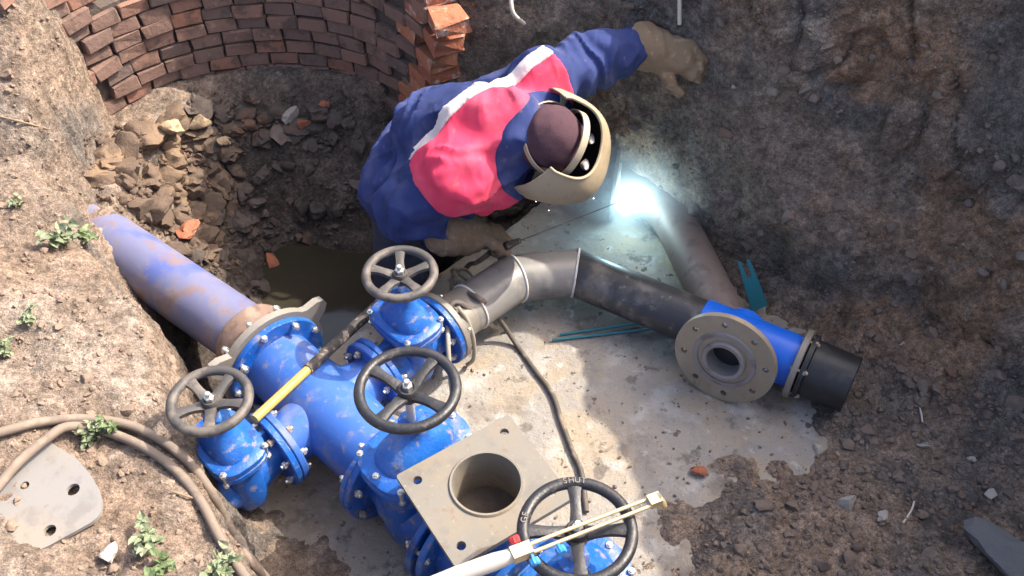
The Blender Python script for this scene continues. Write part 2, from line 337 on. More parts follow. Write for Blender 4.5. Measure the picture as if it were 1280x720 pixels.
def frame(ax):
    ax = Vector(ax).normalized()
    up = Vector((0, 0, 1)) if abs(ax.z) < 0.95 else Vector((1, 0, 0))
    x = up.cross(ax).normalized()
    return x, ax.cross(x).normalized(), ax     # x, y, axis
class MB:
    def __init__(self): self.V = []; self.F = []
    def add(self, V, F):
        k = len(self.V); self.V += [Vector(v) for v in V]; self.F += [tuple(i + k for i in f) for f in F]; return self
    def rings(self, rings, cap0=True, cap1=True, closed=False):
        n = len(rings[0]); V = [p for r in rings for p in r]; F = []
        m = len(rings)
        for i in range(m if closed else m - 1):
            j = (i + 1) % m
            for k in range(n):
                l = (k + 1) % n
                F.append((i * n + k, i * n + l, j * n + l, j * n + k))
        if not closed:
            if cap0: F.append(tuple(range(n))[::-1])
            if cap1: F.append(tuple((m - 1) * n + k for k in range(n)))
        return self.add(V, F)
    def lathe(self, o, ax, prof, n=28, cap0=True, cap1=True):
        """prof: (distance along axis, radius)"""
        o = Vector(o); x, y, z = frame(ax)
        rs = []
        for d, r in prof:
            rs.append([o + z * d + (x * math.cos(2 * PI * k / n) + y * math.sin(2 * PI * k / n)) * r for k in range(n)])
        return self.rings(rs, cap0, cap1)
    def cyl(self, a, b, r, n=24, r2=None):
        a, b = Vector(a), Vector(b)
        return self.lathe(a, b - a, [(0, r), ((b - a).length, r if r2 is None else r2)], n)
    def tube(self, pts, r, n=10, caps=True):
        pts = [Vector(p) for p in pts]; m = len(pts)
        rs = []; prev = None
        for i in range(m):
            d = (pts[min(i + 1, m - 1)] - pts[max(i - 1, 0)]).normalized()
            if prev is None: x, y, _ = frame(d)
            else:
                x = (prev - d * prev.dot(d)).normalized(); y = d.cross(x)
            prev = x
            ri = r[i] if isinstance(r, (list, tuple)) else r
            rs.append([pts[i] + (x * math.cos(2 * PI * k / n) + y * math.sin(2 * PI * k / n)) * ri for k in range(n)])
        return self.rings(rs, caps, caps)
    def torus(self, c, ax, R, r, n=48, m=10, squash=1.0):
        c = Vector(c); x, y, z = frame(ax); rs = []
        for i in range(n):
            a = 2 * PI * i / n; d = x * math.cos(a) + y * math.sin(a)
            rs.append([c + d * (R + r * math.cos(2 * PI * k / m)) + z * (r * squash * math.sin(2 * PI * k / m)) for k in range(m)])
        return self.rings(rs, closed=True)
    def box(self, c, hx, hy, hz, ux=(1,0,0), uy=(0,1,0), uz=(0,0,1)):
        c = Vector(c); ux, uy, uz = Vector(ux), Vector(uy), Vector(uz)
        V = [c + ux * sx * hx + uy * sy * hy + uz * sz * hz for sz in (-1, 1) for sy in (-1, 1) for sx in (-1, 1)]
        return self.add(V, [(0,2,3,1), (4,5,7,6), (0,1,5,4), (2,6,7,3), (0,4,6,2), (1,3,7,5)])
    def hexbolt(self, c, ax, length, r, head=None):
        """a bolt with a hexagon at both ends, centred at c"""
        c = Vector(c); ax = Vector(ax).normalized(); h = head or r * .9
        self.lathe(c - ax * (length / 2), ax, [(0, r * .55), (length, r * .55)], 8)
        for s in (-1, 1):
            self.lathe(c + ax * s * (length / 2 - h * 1.6), ax * s, [(0, r), (h * .85, r), (h, r * .86)], 6)
        return self
    def plate(self, outer, holes, c, ux, uy, th):
        """flat plate with holes; outer and holes are 2-D loops in the frame ux, uy; thickness th along -n"""
        c = Vector(c); ux = Vector(ux).normalized(); uy = Vector(uy).normalized(); n = ux.cross(uy).normalized()
        loops = [outer] + list(holes)
        flat = [Vector((p[0], p[1], 0)) for l in loops for p in l]
        tri = geometry.tessellate_polygon([[Vector((p[0], p[1], 0)) for p in l] for l in loops])
        k = len(flat)
        V = [c + ux * p.x + uy * p.y for p in flat] + [c + ux * p.x + uy * p.y - n * th for p in flat]
        F = []
        for a, b, d in tri:
            A, B, D = flat[a], flat[b], flat[d]
            if (B - A).cross(D - A).z < 0: a, b, d = a, d, b
            F.append((a, b, d)); F.append((a + k, d + k, b + k))
        i = 0
        for l in loops:
            m = len(l)
            for q in range(m):
                a, b = i + q, i + (q + 1) % m
                F.append((a, a + k, b + k, b))
            i += m
        return self.add(V, F)
    def build(self, name, mat, parent=None, smooth=35.0, local=False, origin=None):
        o = mesh_obj(name, self.V, self.F, mat, parent, smooth, local, origin)
        bm = bmesh.new(); bm.from_mesh(o.data); bmesh.ops.recalc_face_normals(bm, faces=bm.faces); bm.to_mesh(o.data); bm.free()
        if smooth is not None and smooth < 170: o.data.set_sharp_from_angle(angle=R_(smooth))
        return o
def circ(r, n=32, c=(0, 0), a0=0.0):
    return [(c[0] + r * math.cos(a0 + 2 * PI * k / n), c[1] + r * math.sin(a0 + 2 * PI * k / n)) for k in range(n)]
def catmull(pts, n=8):
    pts = [Vector(p) for p in pts]
    P = [pts[0] * 2 - pts[1]] + pts + [pts[-1] * 2 - pts[-2]]
    out = []
    for i in range(1, len(P) - 2):
        for k in range(n):
            t = k / n; a, b, c, d = P[i - 1], P[i], P[i + 1], P[i + 2]
            out.append(0.5 * ((2 * b) + (c - a) * t + (2 * a - 5 * b + 4 * c - d) * t * t + (3 * b - a - 3 * c + d) * t ** 3))
    out.append(pts[-1]); return out
def copy_tree(o, parent=None):
    c = o.copy(); COL.objects.link(c); c.parent = parent
    for ch in o.children: copy_tree(ch, c)
    return c

# ------------------------------------------------------------------ ground: pit floor, banks and walls in one sheet
WELL_C, WELL_R = (-0.93, 2.62), 0.70
RIM = [(-1.66, 3.30, 1.1), (-1.61, 2.95, .98), (-1.55, 2.65, .74), (-1.53, 2.40, .53), (-1.33, 2.14, .46), (-1.075, 1.88, .43), (-0.985, 1.71, .41),
       (-0.90, 1.50, .40), (-0.745, 1.22, .39), (-0.60, 1.02, .40), (-0.42, .82, .45), (-0.2, .66, .5), (.4, .56, .55), (1.2, .5, .55), (2.2, .3, .6)]
WALL = [(-0.75, 3.70, .12), (-0.50, 3.34, .10), (-0.31, 3.05, .09), (-0.08, 2.99, .10), (0.22, 2.97, .12), (0.60, 2.65, .13), (0.98, 2.34, .30), (1.34, 2.05, .46), (1.68, 1.66, .5), (1.84, 1.2, .45), (1.95, .6, .45), (2.2, -.5, .45)]
def polydist(x, y, P):
    """signed distance (positive on the left of the line) and interpolated third value"""
    best = np.full(x.shape, 1e9); sg = np.zeros(x.shape); val = np.zeros(x.shape)
    for (ax, ay, av), (bx, by, bv) in zip(P[:-1], P[1:]):
        dx, dy = bx - ax, by - ay; L2 = dx * dx + dy * dy
        t = np.clip(((x - ax) * dx + (y - ay) * dy) / L2, 0, 1)
        ex, ey = x - (ax + t * dx), y - (ay + t * dy)
        d = np.hypot(ex, ey); m = d < best - 1e-9
        best = np.where(m, d, best); sg = np.where(m, np.sign(dx * (y - ay) - dy * (x - ax)), sg); val = np.where(m, av + t * (bv - av), val)
    return best * np.where(sg == 0, 1, sg), val
def wall_top(x, y):
    return 0.92 + .25 * sstep(.15, .75, x) + 0.80 * np.clip(x - 1.25, 0, .95) * sstep(3.9, 2.9, y)
def well_top(deg):
    return np.interp(deg, [0, 40, 56, 75, 140, 152, 168, 178, 215], [.95, .92, .80, .66, .66, .95, .90, .50, .45])
def ground_h(x, y):
    s, t = (x - y) * Q2, (x + y) * Q2
    n1 = fbm(x * 2.3, y * 2.3, 0.3, 4); n2 = fbm(x * 7, y * 7, 4.3, 3)
    # under and over the slab
    cover = -0.075 + 0.092 * sstep(-0.92, -0.40, s + 0.30 * n1 + 0.14 * n2) + 0.02 * sstep(-.3, .8, s) + .012 * n2
    cover = cover + 0.10 * sstep(0.72, 0.42, t + .12 * n1 + .05 * n2)
    h = np.maximum(cover, -0.13)
    # deep part behind the slab
    deep = sstep(-1.865, -1.925, s)
    floor = -0.37 + 0.03 * n1 + 0.015 * n2
    r = np.hypot(x - WELL_C[0], y - WELL_C[1])
    ang = np.degrees(np.arctan2(y - WELL_C[1], x - WELL_C[0])) % 360
    dw = np.clip(WELL_R - r, -1, 1)                       # inside the well: distance to the brickwork
    heap = 0.62 * sstep(0.55, 0.0, dw + .10 * n1) * sstep(15, 60, ang) * sstep(300, 215, ang)
    heap = heap + 0.20 * sstep(.5, .1, np.hypot(x + 1.36, y - 2.78) + .08 * n1)
    heap = heap + 0.16 * sstep(.42, .1, np.hypot(x + 1.25, y - 2.42) + .08 * n1)
    pit = floor + np.where(r < WELL_R + .4, heap, 0)
    pit = np.minimum(pit, 0.26)
    h = h * (1 - deep) + pit * deep
    # rear and right wall
    d, w = polydist(x, y, WALL)
    d = d + 0.05 * n1 + .02 * n2
    deb = 0.16 * sstep(-.30, .02, d) * sstep(.12, .3, w)             # earth fallen to its foot
    d0 = d
    d = d - .11
    q = np.clip(d / w, 0, 1)
    prof = q ** 0.8
    top = wall_top(x, y) + 0.05 * n1
    rise = sstep(0.0, 0.02, d)
    zb = h * (1 - rise) + np.maximum(h, -.02) * rise + deb
    hw = np.where(d > 0, zb + (top - zb) * prof, zb)
    h = np.maximum(h, hw)
    # outside of the brickwork (but not below the opening towards the pit)
    out = sstep(0.10, 0.16, r - WELL_R) * sstep(22, 34, ang) * sstep(215, 200, ang) * sstep(1.95, 1.6, r)
    h = h * (1 - out) + np.where(r < 1.9, well_top(ang) - .02, h) * out
    # left and near bank
    db, zr = polydist(x, y, RIM)
    db = -db
    db = db + 0.045 * n1 + 0.02 * n2
    bz = zr + 0.20 * np.clip(db, 0, 1.2) + 0.06 * n1 * sstep(0, .3, db) + .012 * n2
    k = sstep(-0.075, 0.03, db)
    h = h * (1 - k) + np.maximum(bz, h) * k
    return h, d0, db, w
def axis_pts(lo, hi, st, far):
    c = np.arange(lo, hi + 1e-6, st); g = []; v, q = hi, st
    while v < far: q *= 1.35; v += q; g.append(v)
    g2 = []; v, q = lo, st
    while v > -far: q *= 1.35; v -= q; g2.append(v)
    return np.array(g2[::-1] + list(c) + g)
gx = axis_pts(-1.95, 2.05, 0.0105, 40); gy = axis_pts(0.55, 3.75, 0.0105, 40)
X, Y = np.meshgrid(gx, gy, indexing='ij')
Hh, DW, DBK, WW = ground_h(X, Y)
gxn = np.gradient(Hh, gx, axis=0); gyn = np.gradient(Hh, gy, axis=1)
nl = np.sqrt(1 + gxn ** 2 + gyn ** 2)
NX, NY, NZ = -gxn / nl, -gyn / nl, 1 / nl
wallm = sstep(-.25, .1, DW); bankm = sstep(-.02, .06, DBK)
amp = 0.018 + 0.060 * wallm * (1 - bankm) + .006 * bankm
dis = amp * fbm(X * 5, Y * 5, Hh * 5, 3) + (0.010 + .016 * wallm * (1 - bankm)) * ridged(X * 9, Y * 9, Hh * 9, 3) * .5 + 0.007 * fbm(X * 34, Y * 34, Hh * 34, 3)
wm = wallm * (1 - bankm)
crk = perlin(X * 6 + .6 * fbm(X * 14, Y * 14, Hh * 14, 2), Y * 6, Hh * 6)
dis = dis + .010 * wm * fbm(X * 60, Y * 60, Hh * 60, 2) - .030 * wm * np.clip(1 - np.abs(crk) * 9, 0, 1) + .030 * wm * np.clip(fbm(X * 14, Y * 14, Hh * 14, 2), 0, 1)
dis = dis + .006 * (1 - bankm) * np.round(3 * fbm(X * 18, Y * 18, Hh * 18, 2)) * sstep(-.05, .02, Hh)
inner = (np.abs(X) < 3.5) & (Y < 5) & (Y > -2)
dis = np.where(inner, dis, 0)
s_, t_ = (X - Y) * Q2, (X + Y) * Q2
undslab = (Hh < -0.02) & (s_ > -1.88) & (t_ < 2.2)
dis = np.where(undslab, np.minimum(dis, 0.01), dis)
GV = np.stack([X + NX * dis, Y + NY * dis, Hh + NZ * dis], -1).reshape(-1, 3)
ni, nj = X.shape
idx = np.arange(ni * nj).reshape(ni, nj)
GF = np.stack([idx[:-1, :-1], idx[1:, :-1], idx[1:, 1:], idx[:-1, 1:]], -1).reshape(-1, 4)
ground = mesh_obj('ground', GV, GF, 'soil', smooth=180)
tag(ground, 'excavated earth pit with bare soil walls and dry banks', kind='structure')
far = (np.hypot(X, Y - 2) > 2.9)
nz = fbm(GV[:, 0] * 2.2, GV[:, 1] * 2.2, GV[:, 2] * 2.2, 4)
nz2 = fbm(GV[:, 0] * 3.1 + 9, GV[:, 1] * 3.1, GV[:, 2] * 3.1, 4)
dry = np.maximum(bankm, far * 1.0).reshape(-1)
wellheap = (np.hypot(X - WELL_C[0], Y - WELL_C[1]) < WELL_R + .1).reshape(-1) * 1.0
dry = np.maximum(dry, 0.22 * wellheap * sstep(-.05, .25, nz + .15))
clay = sstep(0.06, 0.34, nz + .02 + .25 * wallm.reshape(-1) * sstep(.9, .3, GV[:, 2])) * (1 - dry) * sstep(-.4, .1, DW.reshape(-1))
grey = sstep(-0.02, 0.28, nz2 + .08 * wallm.reshape(-1)) * (1 - dry)
deepm = (sstep(-1.86, -1.95, s_) * sstep(.35, .1, Hh)).reshape(-1) * (1 - bankm.reshape(-1)) * sstep(-1.35, -1.10, GV[:, 0] - .12 * nz)  # painted shade: darkens the pit soil right of the sunlit heap
for an, arr in (('dry', dry), ('clay', clay), ('grey', grey), ('wet', deepm)):
    a = ground.data.attributes.new(an, 'FLOAT', 'POINT'); a.data.foreach_set('value', arr.astype(np.float32))
def add_attrs(o, **kw):
    for an, arr in kw.items():
        a = o.data.attributes.new(an, 'FLOAT', 'POINT'); a.data.foreach_set('value', arr.astype(np.float32))
# the steep rear and right wall as a sheet of its own, station by station along its foot
def make_wall():
    pts = catmull([Vector(p) for p in WALL], 60)
    arc = [0.0]
    for a, b in zip(pts[:-1], pts[1:]): arc.append(arc[-1] + math.hypot(b.x - a.x, b.y - a.y))
    arc = np.array(arc); P = np.array([p[:] for p in pts])
    u = np.arange(0, arc[-1], .0105)
    bx, by, w = [np.interp(u, arc, P[:, i]) for i in range(3)]
    k = 15; ker = np.ones(2 * k + 1) / (2 * k + 1)
    tx, ty = np.gradient(bx), np.gradient(by)
    tx = np.convolve(np.pad(tx, k, 'edge'), ker, 'valid'); ty = np.convolve(np.pad(ty, k, 'edge'), ker, 'valid')
    L = np.hypot(tx, ty); nx, ny = -ty / L, tx / L
    NZ_ = 165; lip = 10
    tp = wall_top(bx + nx * w, by + ny * w) + .06 * fbm(bx * 3, by * 3, 7.7, 3)
    q = np.concatenate([np.linspace(0, 1, NZ_), np.ones(lip)])
    z0 = -.42
    Z = z0 + (tp[:, None] - z0) * q[None, :]
    f = np.clip((Z + .02) / (tp[:, None] + .02), 0, 1)
    d = w[:, None] * f ** 1.25 - .05
    d[:, NZ_:] += (np.arange(1, lip + 1) * .05)[None, :]
    Xw, Yw = bx[:, None] + nx[:, None] * d, by[:, None] + ny[:, None] * d
    sl = np.clip(w / (tp + .1), .05, .8)[:, None]
    ox, oy, oz = -nx[:, None] / np.sqrt(1 + sl ** 2), -ny[:, None] / np.sqrt(1 + sl ** 2), sl / np.sqrt(1 + sl ** 2)
    wx = Xw + .05 * fbm(Xw * 6, Yw * 6, Z * 6, 2); wz = Z + .05 * fbm(Xw * 6 + 40, Yw * 6, Z * 6, 2)
    big = fbm(wx * 2.6 + 4, Yw * 2.6, wz * 2.6, 3)
    mid = ridged(wx * 5.5, Yw * 5.5 + 7, wz * 5.5, 3) - .8
    crk = np.abs(perlin(wx * 6.5, Yw * 6.5, wz * 4.5 + 11))
    lump = np.clip(fbm(wx * 12, Yw * 12, wz * 12 + 3, 2), 0, 1)
    fine = fbm(wx * 38, Yw * 38, wz * 38, 3)
    sel = sstep(-.15, .25, fbm(Xw * 1.9 + 15, Yw * 1.9, Z * 1.9, 2))
    side = sstep(.5, 1.1, bx)[:, None]
    dis = (.05 + .05 * side) * big + .016 * mid * (.4 + .6 * sel) - .030 * np.clip(1 - crk * 11, 0, 1) * sel + .035 * lump * (.35 + .65 * sel) + .011 * fine * (.5 + .5 * sel)
    uu = u[:, None] + .10 * fbm(Xw * 2.5, Yw * 2.5, Z * 2.5, 2) + .22 * Z
    scr = perlin(uu * 8.5, Z * 1.3, 3.3) + .5 * perlin(uu * 19, Z * 2.0, 9.1)
    dis = dis + .024 * scr * sstep(-.1, .3, Z) * (.35 + .65 * (1 - sel))
    V = np.stack([Xw + ox * dis, Yw + oy * dis, Z + oz * dis], -1).reshape(-1, 3)
    a, b = Z.shape; ix = np.arange(a * b).reshape(a, b)
    F = np.stack([ix[:-1, :-1], ix[1:, :-1], ix[1:, 1:], ix[:-1, 1:]], -1).reshape(-1, 4)
    o = mesh_obj('earth_wall', V, F, 'soil', smooth=180)
    tag(o, 'dark crumbling earth wall on the rear and right side of the pit', kind='structure')
    n1 = fbm(V[:, 0] * 2.2, V[:, 1] * 2.2, V[:, 2] * 2.2, 4); n2 = fbm(V[:, 0] * 2.8 + 9, V[:, 1] * 2.8, V[:, 2] * 1.6, 4)
    top = np.repeat(tp, b); zz = V[:, 2]
    band = sstep(.20, .02, np.abs(zz - (.62 - .22 * (V[:, 0] - .5)) + .25 * n2)) * sstep(.35, .75, V[:, 0])
    cl = np.clip(sstep(.0, .34, n1 + .10 * sstep(.75, .25, zz) * sstep(.35, .8, V[:, 0]) - .04) + .75 * band * sstep(-.25, .1, n1), 0, 1)
    gr = sstep(-.05, .30, n2 + .14 * sstep(.4, 1.0, zz) - .35 * scr.reshape(-1)) * (1 - .7 * band)
    wt = .75 * sstep(.10, .42, fbm(uu * 2.4 + 31, Z * .9, 2.0, 3)).reshape(-1) * sstep(.25, .55, zz) * sstep(.35, .8, V[:, 0])
    dr = sstep(.0, .12, zz - top + .10) * .8 + .10 * sstep(.1, .5, n1) * sstep(.3, .6, V[:, 0])
    add_attrs(o, dry=dr, clay=cl * .9, grey=gr, wet=wt)
    return V, F
WV, WF = make_wall()
AV = np.concatenate([GV, WV]); AF = np.concatenate([GF, WF + len(GV)])
bvh = BVHTree.FromPolygons([tuple(v) for v in AV.tolist()], AF.tolist())
def drop(x, y, zmax=3.0):
    h = bvh.ray_cast(Vector((x, y, zmax)), Vector((0, 0, -1)))
    return h[0].z if h[0] else 0.0
def seen(px, py):
    """ground point and normal seen at a photograph position"""
    h = bvh.ray_cast(Vector((0, 0, CAMZ)), ray(px, py).normalized())
    return (h[0], h[1]) if h[0] else (at(px, py, 0), Vector((0, 0, 1)))

# ------------------------------------------------------------------ concrete slab
def make_slab():
    ss = np.arange(-1.89, 0.62, 0.015); tt = np.arange(-0.05, 2.2501, 0.015)
    S_, T_ = np.meshgrid(ss, tt, indexing='ij')
    e = 0.020
    xs, ys = (S_ + T_) * Q2, (T_ - S_) * Q2
    nz = fbm(xs * 6, ys * 6, 2.2, 3)
    ed = np.minimum.reduce([S_ - ss[0], ss[-1] - S_, T_ - tt[0], tt[-1] - T_])
    S2 = S_ + (S_ == ss[0]) * nz * .03; T2 = T_ + (T_ == tt[-1]) * nz * .03
    z = 0.003 * nz + 0.0015 * fbm(xs * 40, ys * 40, 0, 2) - 0.012 * sstep(e, 0, ed + .012 * nz) - .02 * np.clip(fbm(xs * 13, ys * 13, 5, 2) - .1, 0, 1) * sstep(.07, 0, ed)
    V = np.stack([(S2 + T2) * Q2, (T2 - S2) * Q2, z], -1)
    a, b = V.shape[:2]
    ix = np.arange(a * b).reshape(a, b)
    F = np.stack([ix[:-1, :-1], ix[1:, :-1], ix[1:, 1:], ix[:-1, 1:]], -1).reshape(-1, 4).tolist()
    loop = list(ix[:, 0]) + list(ix[-1, 1:]) + list(ix[::-1, -1][1:]) + list(ix[0, ::-1][1:-1])
    VV = V.reshape(-1, 3).tolist(); k = len(VV)
    for q in loop: v = VV[q]; VV.append([v[0], v[1], -0.14])
    m = len(loop)
    for q in range(m):
        F.append((int(loop[q]), k + q, k + (q + 1) % m, int(loop[(q + 1) % m])))
    o = mesh_obj('concrete_slab', np.array(VV), F, 'concrete', smooth=40)
    tag(o, 'stained concrete slab on the pit floor under the valves', kind='structure')
    return o
make_slab()
# water
wv = []; wf = []
wp = [(-1.45, 2.25), (-0.98, 1.75), (-0.7, 1.90), (0.0, 2.60), (0.22, 2.85), (-0.2, 3.2), (-1.3, 3.2)]
w = MB(); w.add([Vector((p[0], p[1], -0.300)) for p in wp], [tuple(range(len(wp)))])
tag(w.build('water', 'water', smooth=None), 'murky brown water standing behind the slab', kind='structure')

# ------------------------------------------------------------------ brick wall of the old well
well = thing('brick_well_wall', 'curved dark brick wall of an old round well behind the worker', 'brick wall', (WELL_C[0], WELL_C[1], 0.0))
def brick_mesh(name, lx, ly, lz, seed, rough=0.004, mat='brick', broken=False):
    r = random.Random(seed)
    bm = bmesh.new()
    bmesh.ops.create_cube(bm, size=1.0)
    for v in bm.verts: v.co = Vector((v.co.x * lx, v.co.y * ly, v.co.z * lz))
    bmesh.ops.bevel(bm, geom=list(bm.edges), offset=0.0045, segments=1, affect='EDGES')
    for v in bm.verts:
        k = 1.8 if (broken and v.co.x > 0) else 1.0
        v.co += Vector((r.uniform(-1, 1), r.uniform(-1, 1), r.uniform(-1, 1))) * rough * k
    if broken:
        for v in bm.verts:
            if v.co.x > 0: v.co.x *= r.uniform(.72, 1.0)
    me = bpy.data.meshes.new(name); bm.to_mesh(me); bm.free()
    me.materials.append(mt[mat]); return me
BH, BP = 0.0510, 0.0555
hdr = [brick_mesh('brick', 0.112, 0.115, BH, i) for i in range(9)]
strx = [brick_mesh('brick', 0.235, 0.115, BH, 40 + i) for i in range(4)]
org = [brick_mesh('brick', 0.125, 0.115, BH, 80 + i, .0045, 'orange_brick', True) for i in range(6)]
def put_brick(me, ang, z, r, rz=0.0, tilt=0.0):
    o = bpy.data.objects.new('brick', me); COL.objects.link(o); o.parent = well
    o.location = (math.cos(ang) * r, math.sin(ang) * r, z)
    o.rotation_euler = (rnd.uniform(-.03, .03) + tilt, rnd.uniform(-.03, .03), ang + PI / 2 + PI + rz)
    return o
nb = 0
for ci in range(17):
    z = 0.185 + ci * BP
    rr = WELL_R + 0.055
    step = 0.1165 / WELL_R
    a = R_(41 - 1.2 * ci + 3 * ((ci * 7) % 5)) + (ci % 2) * step * .5
    first = True
    while a < R_(180):
        if z > well_top(math.degrees(a)) + .02: a += step; continue
        jr = rnd.uniform(-.006, .010)
        left = max(0.0, min(1.0, (math.degrees(a) - 115) / 50))
        zz = z - 0.012 * left + rnd.uniform(-.004, .004)
        if first and z < .80:
            for q in range(1):
                put_brick(rnd.choice(org), a - step * .99, zz, rr + rnd.uniform(0.0, .010), rnd.uniform(-.05, .05))
            first = False
            if ci % 2: a += step * .95
        if not (rnd.random() < 0.035 and math.degrees(a) > 110):
            put_brick(rnd.choice(hdr), a, zz, rr + jr - .012 * left * ((ci % 2) * 2 - 1), rnd.uniform(-.03, .03))
        a += step * rnd.uniform(.985, 1.03)
for ci in range(3):                                           # lower footing courses, left part only
    a = R_(122 + 6 * ci + (ci % 2) * 8)
    st = 0.245 / WELL_R
    while a < R_(180):
        put_brick(rnd.choice(strx), a, 0.122 - ci * 0.060, WELL_R + .012 + rnd.uniform(-.008, .008), rnd.uniform(-.03, .03)); a += st * rnd.uniform(.99, 1.03)
mo = MB()
rs = []
for k in range(49):
    a = R_(38 + (181 - 38) * k / 48)
    zt_ = float(well_top(math.degrees(a)))
    rs.append([Vector((math.cos(a) * r, math.sin(a) * r, z)) for r, z in ((WELL_R + .026, .165), (WELL_R + .026, zt_), (WELL_R + .13, zt_), (WELL_R + .13, .165))])
mo.rings(rs)
mo.build('mortar_bed', 'mortar', well, local=True)

# ------------------------------------------------------------------ scattered earth, clods and stones
def ico(sub):
    bm = bmesh.new(); bmesh.ops.create_icosphere(bm, subdivisions=sub, radius=1.0)
    V = np.array([v.co[:] for v in bm.verts]); F = np.array([[v.index for v in f.verts] for f in bm.faces]); bm.free(); return V, F
ICO1, ICO2, ICO3 = ico(1), ico(2), ico(3)
def rock_verts(base, size, seed, lump=.42, squash=(1, 1, .75), cuts=7):
    V, F = base
    k = seed * 13.7
    d = 1 + lump * (fbm(V[:, 0] * 1.3 + k, V[:, 1] * 1.3 - k, V[:, 2] * 1.3 + k * .5, 2) * 1.7 + .7 * perlin(V[:, 0] * 3.4 + k, V[:, 1] * 3.4, V[:, 2] * 3.4 - k))
    W = V * d[:, None]
    if cuts < 6: W = W * (1 + .22 * perlin(V[:, 0] * 6 + k, V[:, 1] * 6, V[:, 2] * 6) + .12 * perlin(V[:, 0] * 13, V[:, 1] * 13 + k, V[:, 2] * 13))[:, None]
    # a few flat breaks
    rr = np.random.RandomState(seed % 100000)
    W = W * rr.uniform(.7, 1.35, 3)[None, :]
    for _ in range(cuts):
        n = rr.normal(size=3); n /= np.linalg.norm(n); c = rr.uniform(.42, .85)
        p = W @ n; W = W - np.where(p > c, p - c, 0)[:, None] * n[None, :] * .85
    W = W * np.array(squash) * size
    a, b, c = rr.uniform(0, 6.28), rr.uniform(-.5, .5), rr.uniform(-.5, .5)
    Rm = np.array((Matrix.Rotation(a, 3, 'Z') @ Matrix.Rotation(b, 3, 'X') @ Matrix.Rotation(c, 3, 'Y')))
    return W @ Rm.T, F
def scatter(name, label, mat, spots, cuts=7):
    VV, FF, k = [], [], 0
    for i, (p, size, base, sq) in enumerate(spots):
        V, F = rock_verts(base, size, 1000 + i * 7, squash=sq, cuts=cuts)
        VV.append(V + np.array(p)); FF.append(F + k); k += len(V)
    o = mesh_obj(name, np.concatenate(VV), np.concatenate(FF), mat, smooth=32 if cuts > 6 else 42)
    tag(o, label, kind='stuff'); return o
def poly_spots(n, poly, smin, smax, power=2.5, base=ICO1, sink=.25, sq=(1, 1, .75), cond=None):
    out = []; xs = [p[0] for p in poly]; ys = [p[1] for p in poly]; tries = 0
    while len(out) < n and tries < n * 30:
        tries += 1
        px, py = rnd.uniform(min(xs), max(xs)), rnd.uniform(min(ys), max(ys))
        ins = False; j = len(poly) - 1
        for i in range(len(poly)):
            if (poly[i][1] > py) != (poly[j][1] > py) and px < (poly[j][0] - poly[i][0]) * (py - poly[i][1]) / (poly[j][1] - poly[i][1]) + poly[i][0]: ins = not ins
            j = i
        if not ins: continue
        p, nn = seen(px, py)
        if cond and not cond(p): continue
        s = smin + (smax - smin) * rnd.random() ** power
        out.append((p + nn * s * (.5 - sink) , s, base, sq))
    return out
scatter('clay_clods', 'heap of lumpy brown clay clods in the lit corner of the old well', 'clod',
        poly_spots(170, [(105, 180), (215, 150), (300, 160), (300, 250), (260, 330), (210, 330), (130, 230)], .018, .075, 2.0, ICO3, .55) +
        poly_spots(500, [(100, 170), (215, 140), (310, 150), (300, 340), (230, 350), (120, 240)], .005, .018, 2, ICO2), 5)
scatter('dark_rubble', 'rubble and brick crumbs coloured dark as shade under the old brick wall', 'wet',
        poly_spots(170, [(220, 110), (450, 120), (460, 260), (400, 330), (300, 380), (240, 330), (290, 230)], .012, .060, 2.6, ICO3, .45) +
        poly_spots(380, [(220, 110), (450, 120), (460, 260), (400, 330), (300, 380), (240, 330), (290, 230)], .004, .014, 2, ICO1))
scatter('wall_lumps', 'earth lumps and pebbles stuck in the dark pit wall', 'rubble',
        poly_spots(300, [(570, 0), (1280, 0), (1280, 600), (1060, 440), (900, 330), (780, 180), (580, 90)], .006, .030, 3.4, ICO2, .48) +
        poly_spots(1900, [(570, 0), (1280, 0), (1280, 600), (1060, 440), (900, 330), (780, 180), (580, 90)], .002, .009, 2.4, ICO1, .38))
scatter('floor_crumbs', 'crumbs of earth and gravel over the dirty right side of the floor', 'rubble',
        poly_spots(1500, [(880, 520), (1080, 400), (1280, 520), (1280, 720), (820, 720), (900, 620)], .0025, .013, 2.4, ICO1, .3, cond=lambda p: p.z > .0) +
        poly_spots(130, [(960, 520), (1080, 400), (1280, 520), (1280, 720), (880, 720)], .010, .028, 2.4, ICO2, .42, cond=lambda p: p.z > .0))
scatter('bank_crumbs', 'dry crumbs of tan earth strewn over the sunlit bank', 'drycrumb',
        poly_spots(800, [(0, 0), (75, 0), (80, 180), (190, 400), (215, 520), (320, 720), (0, 720)], .0025, .012, 2.6, ICO1, .3, cond=lambda p: p.z > .3) +
        poly_spots(40, [(0, 0), (75, 0), (80, 180), (190, 400), (215, 520), (320, 720), (0, 720)], .010, .026, 2.6, ICO2, .42, cond=lambda p: p.z > .3))
# concrete crumbs on the slab
sp = []
for i in range(700):
    px, py = rnd.uniform(330, 1010), rnd.uniform(300, 720)
    if i > 420: px = 1010 - 330 * rnd.random() ** 1.6; py = rnd.uniform(420, 720)
    p = at(px, py, 0.0); s, t = (p.x - p.y) * Q2, (p.x + p.y) * Q2
    if -1.85 < s < .5 and .3 < t < 2.2: sp.append((p + Vector((0, 0, .002)), .0015 + .0065 * rnd.random() ** 4, ICO1, (1, 1, .7)))
scatter('slab_grit', 'dark grit and mud crumbs scattered on the concrete slab', 'rubble', sp)

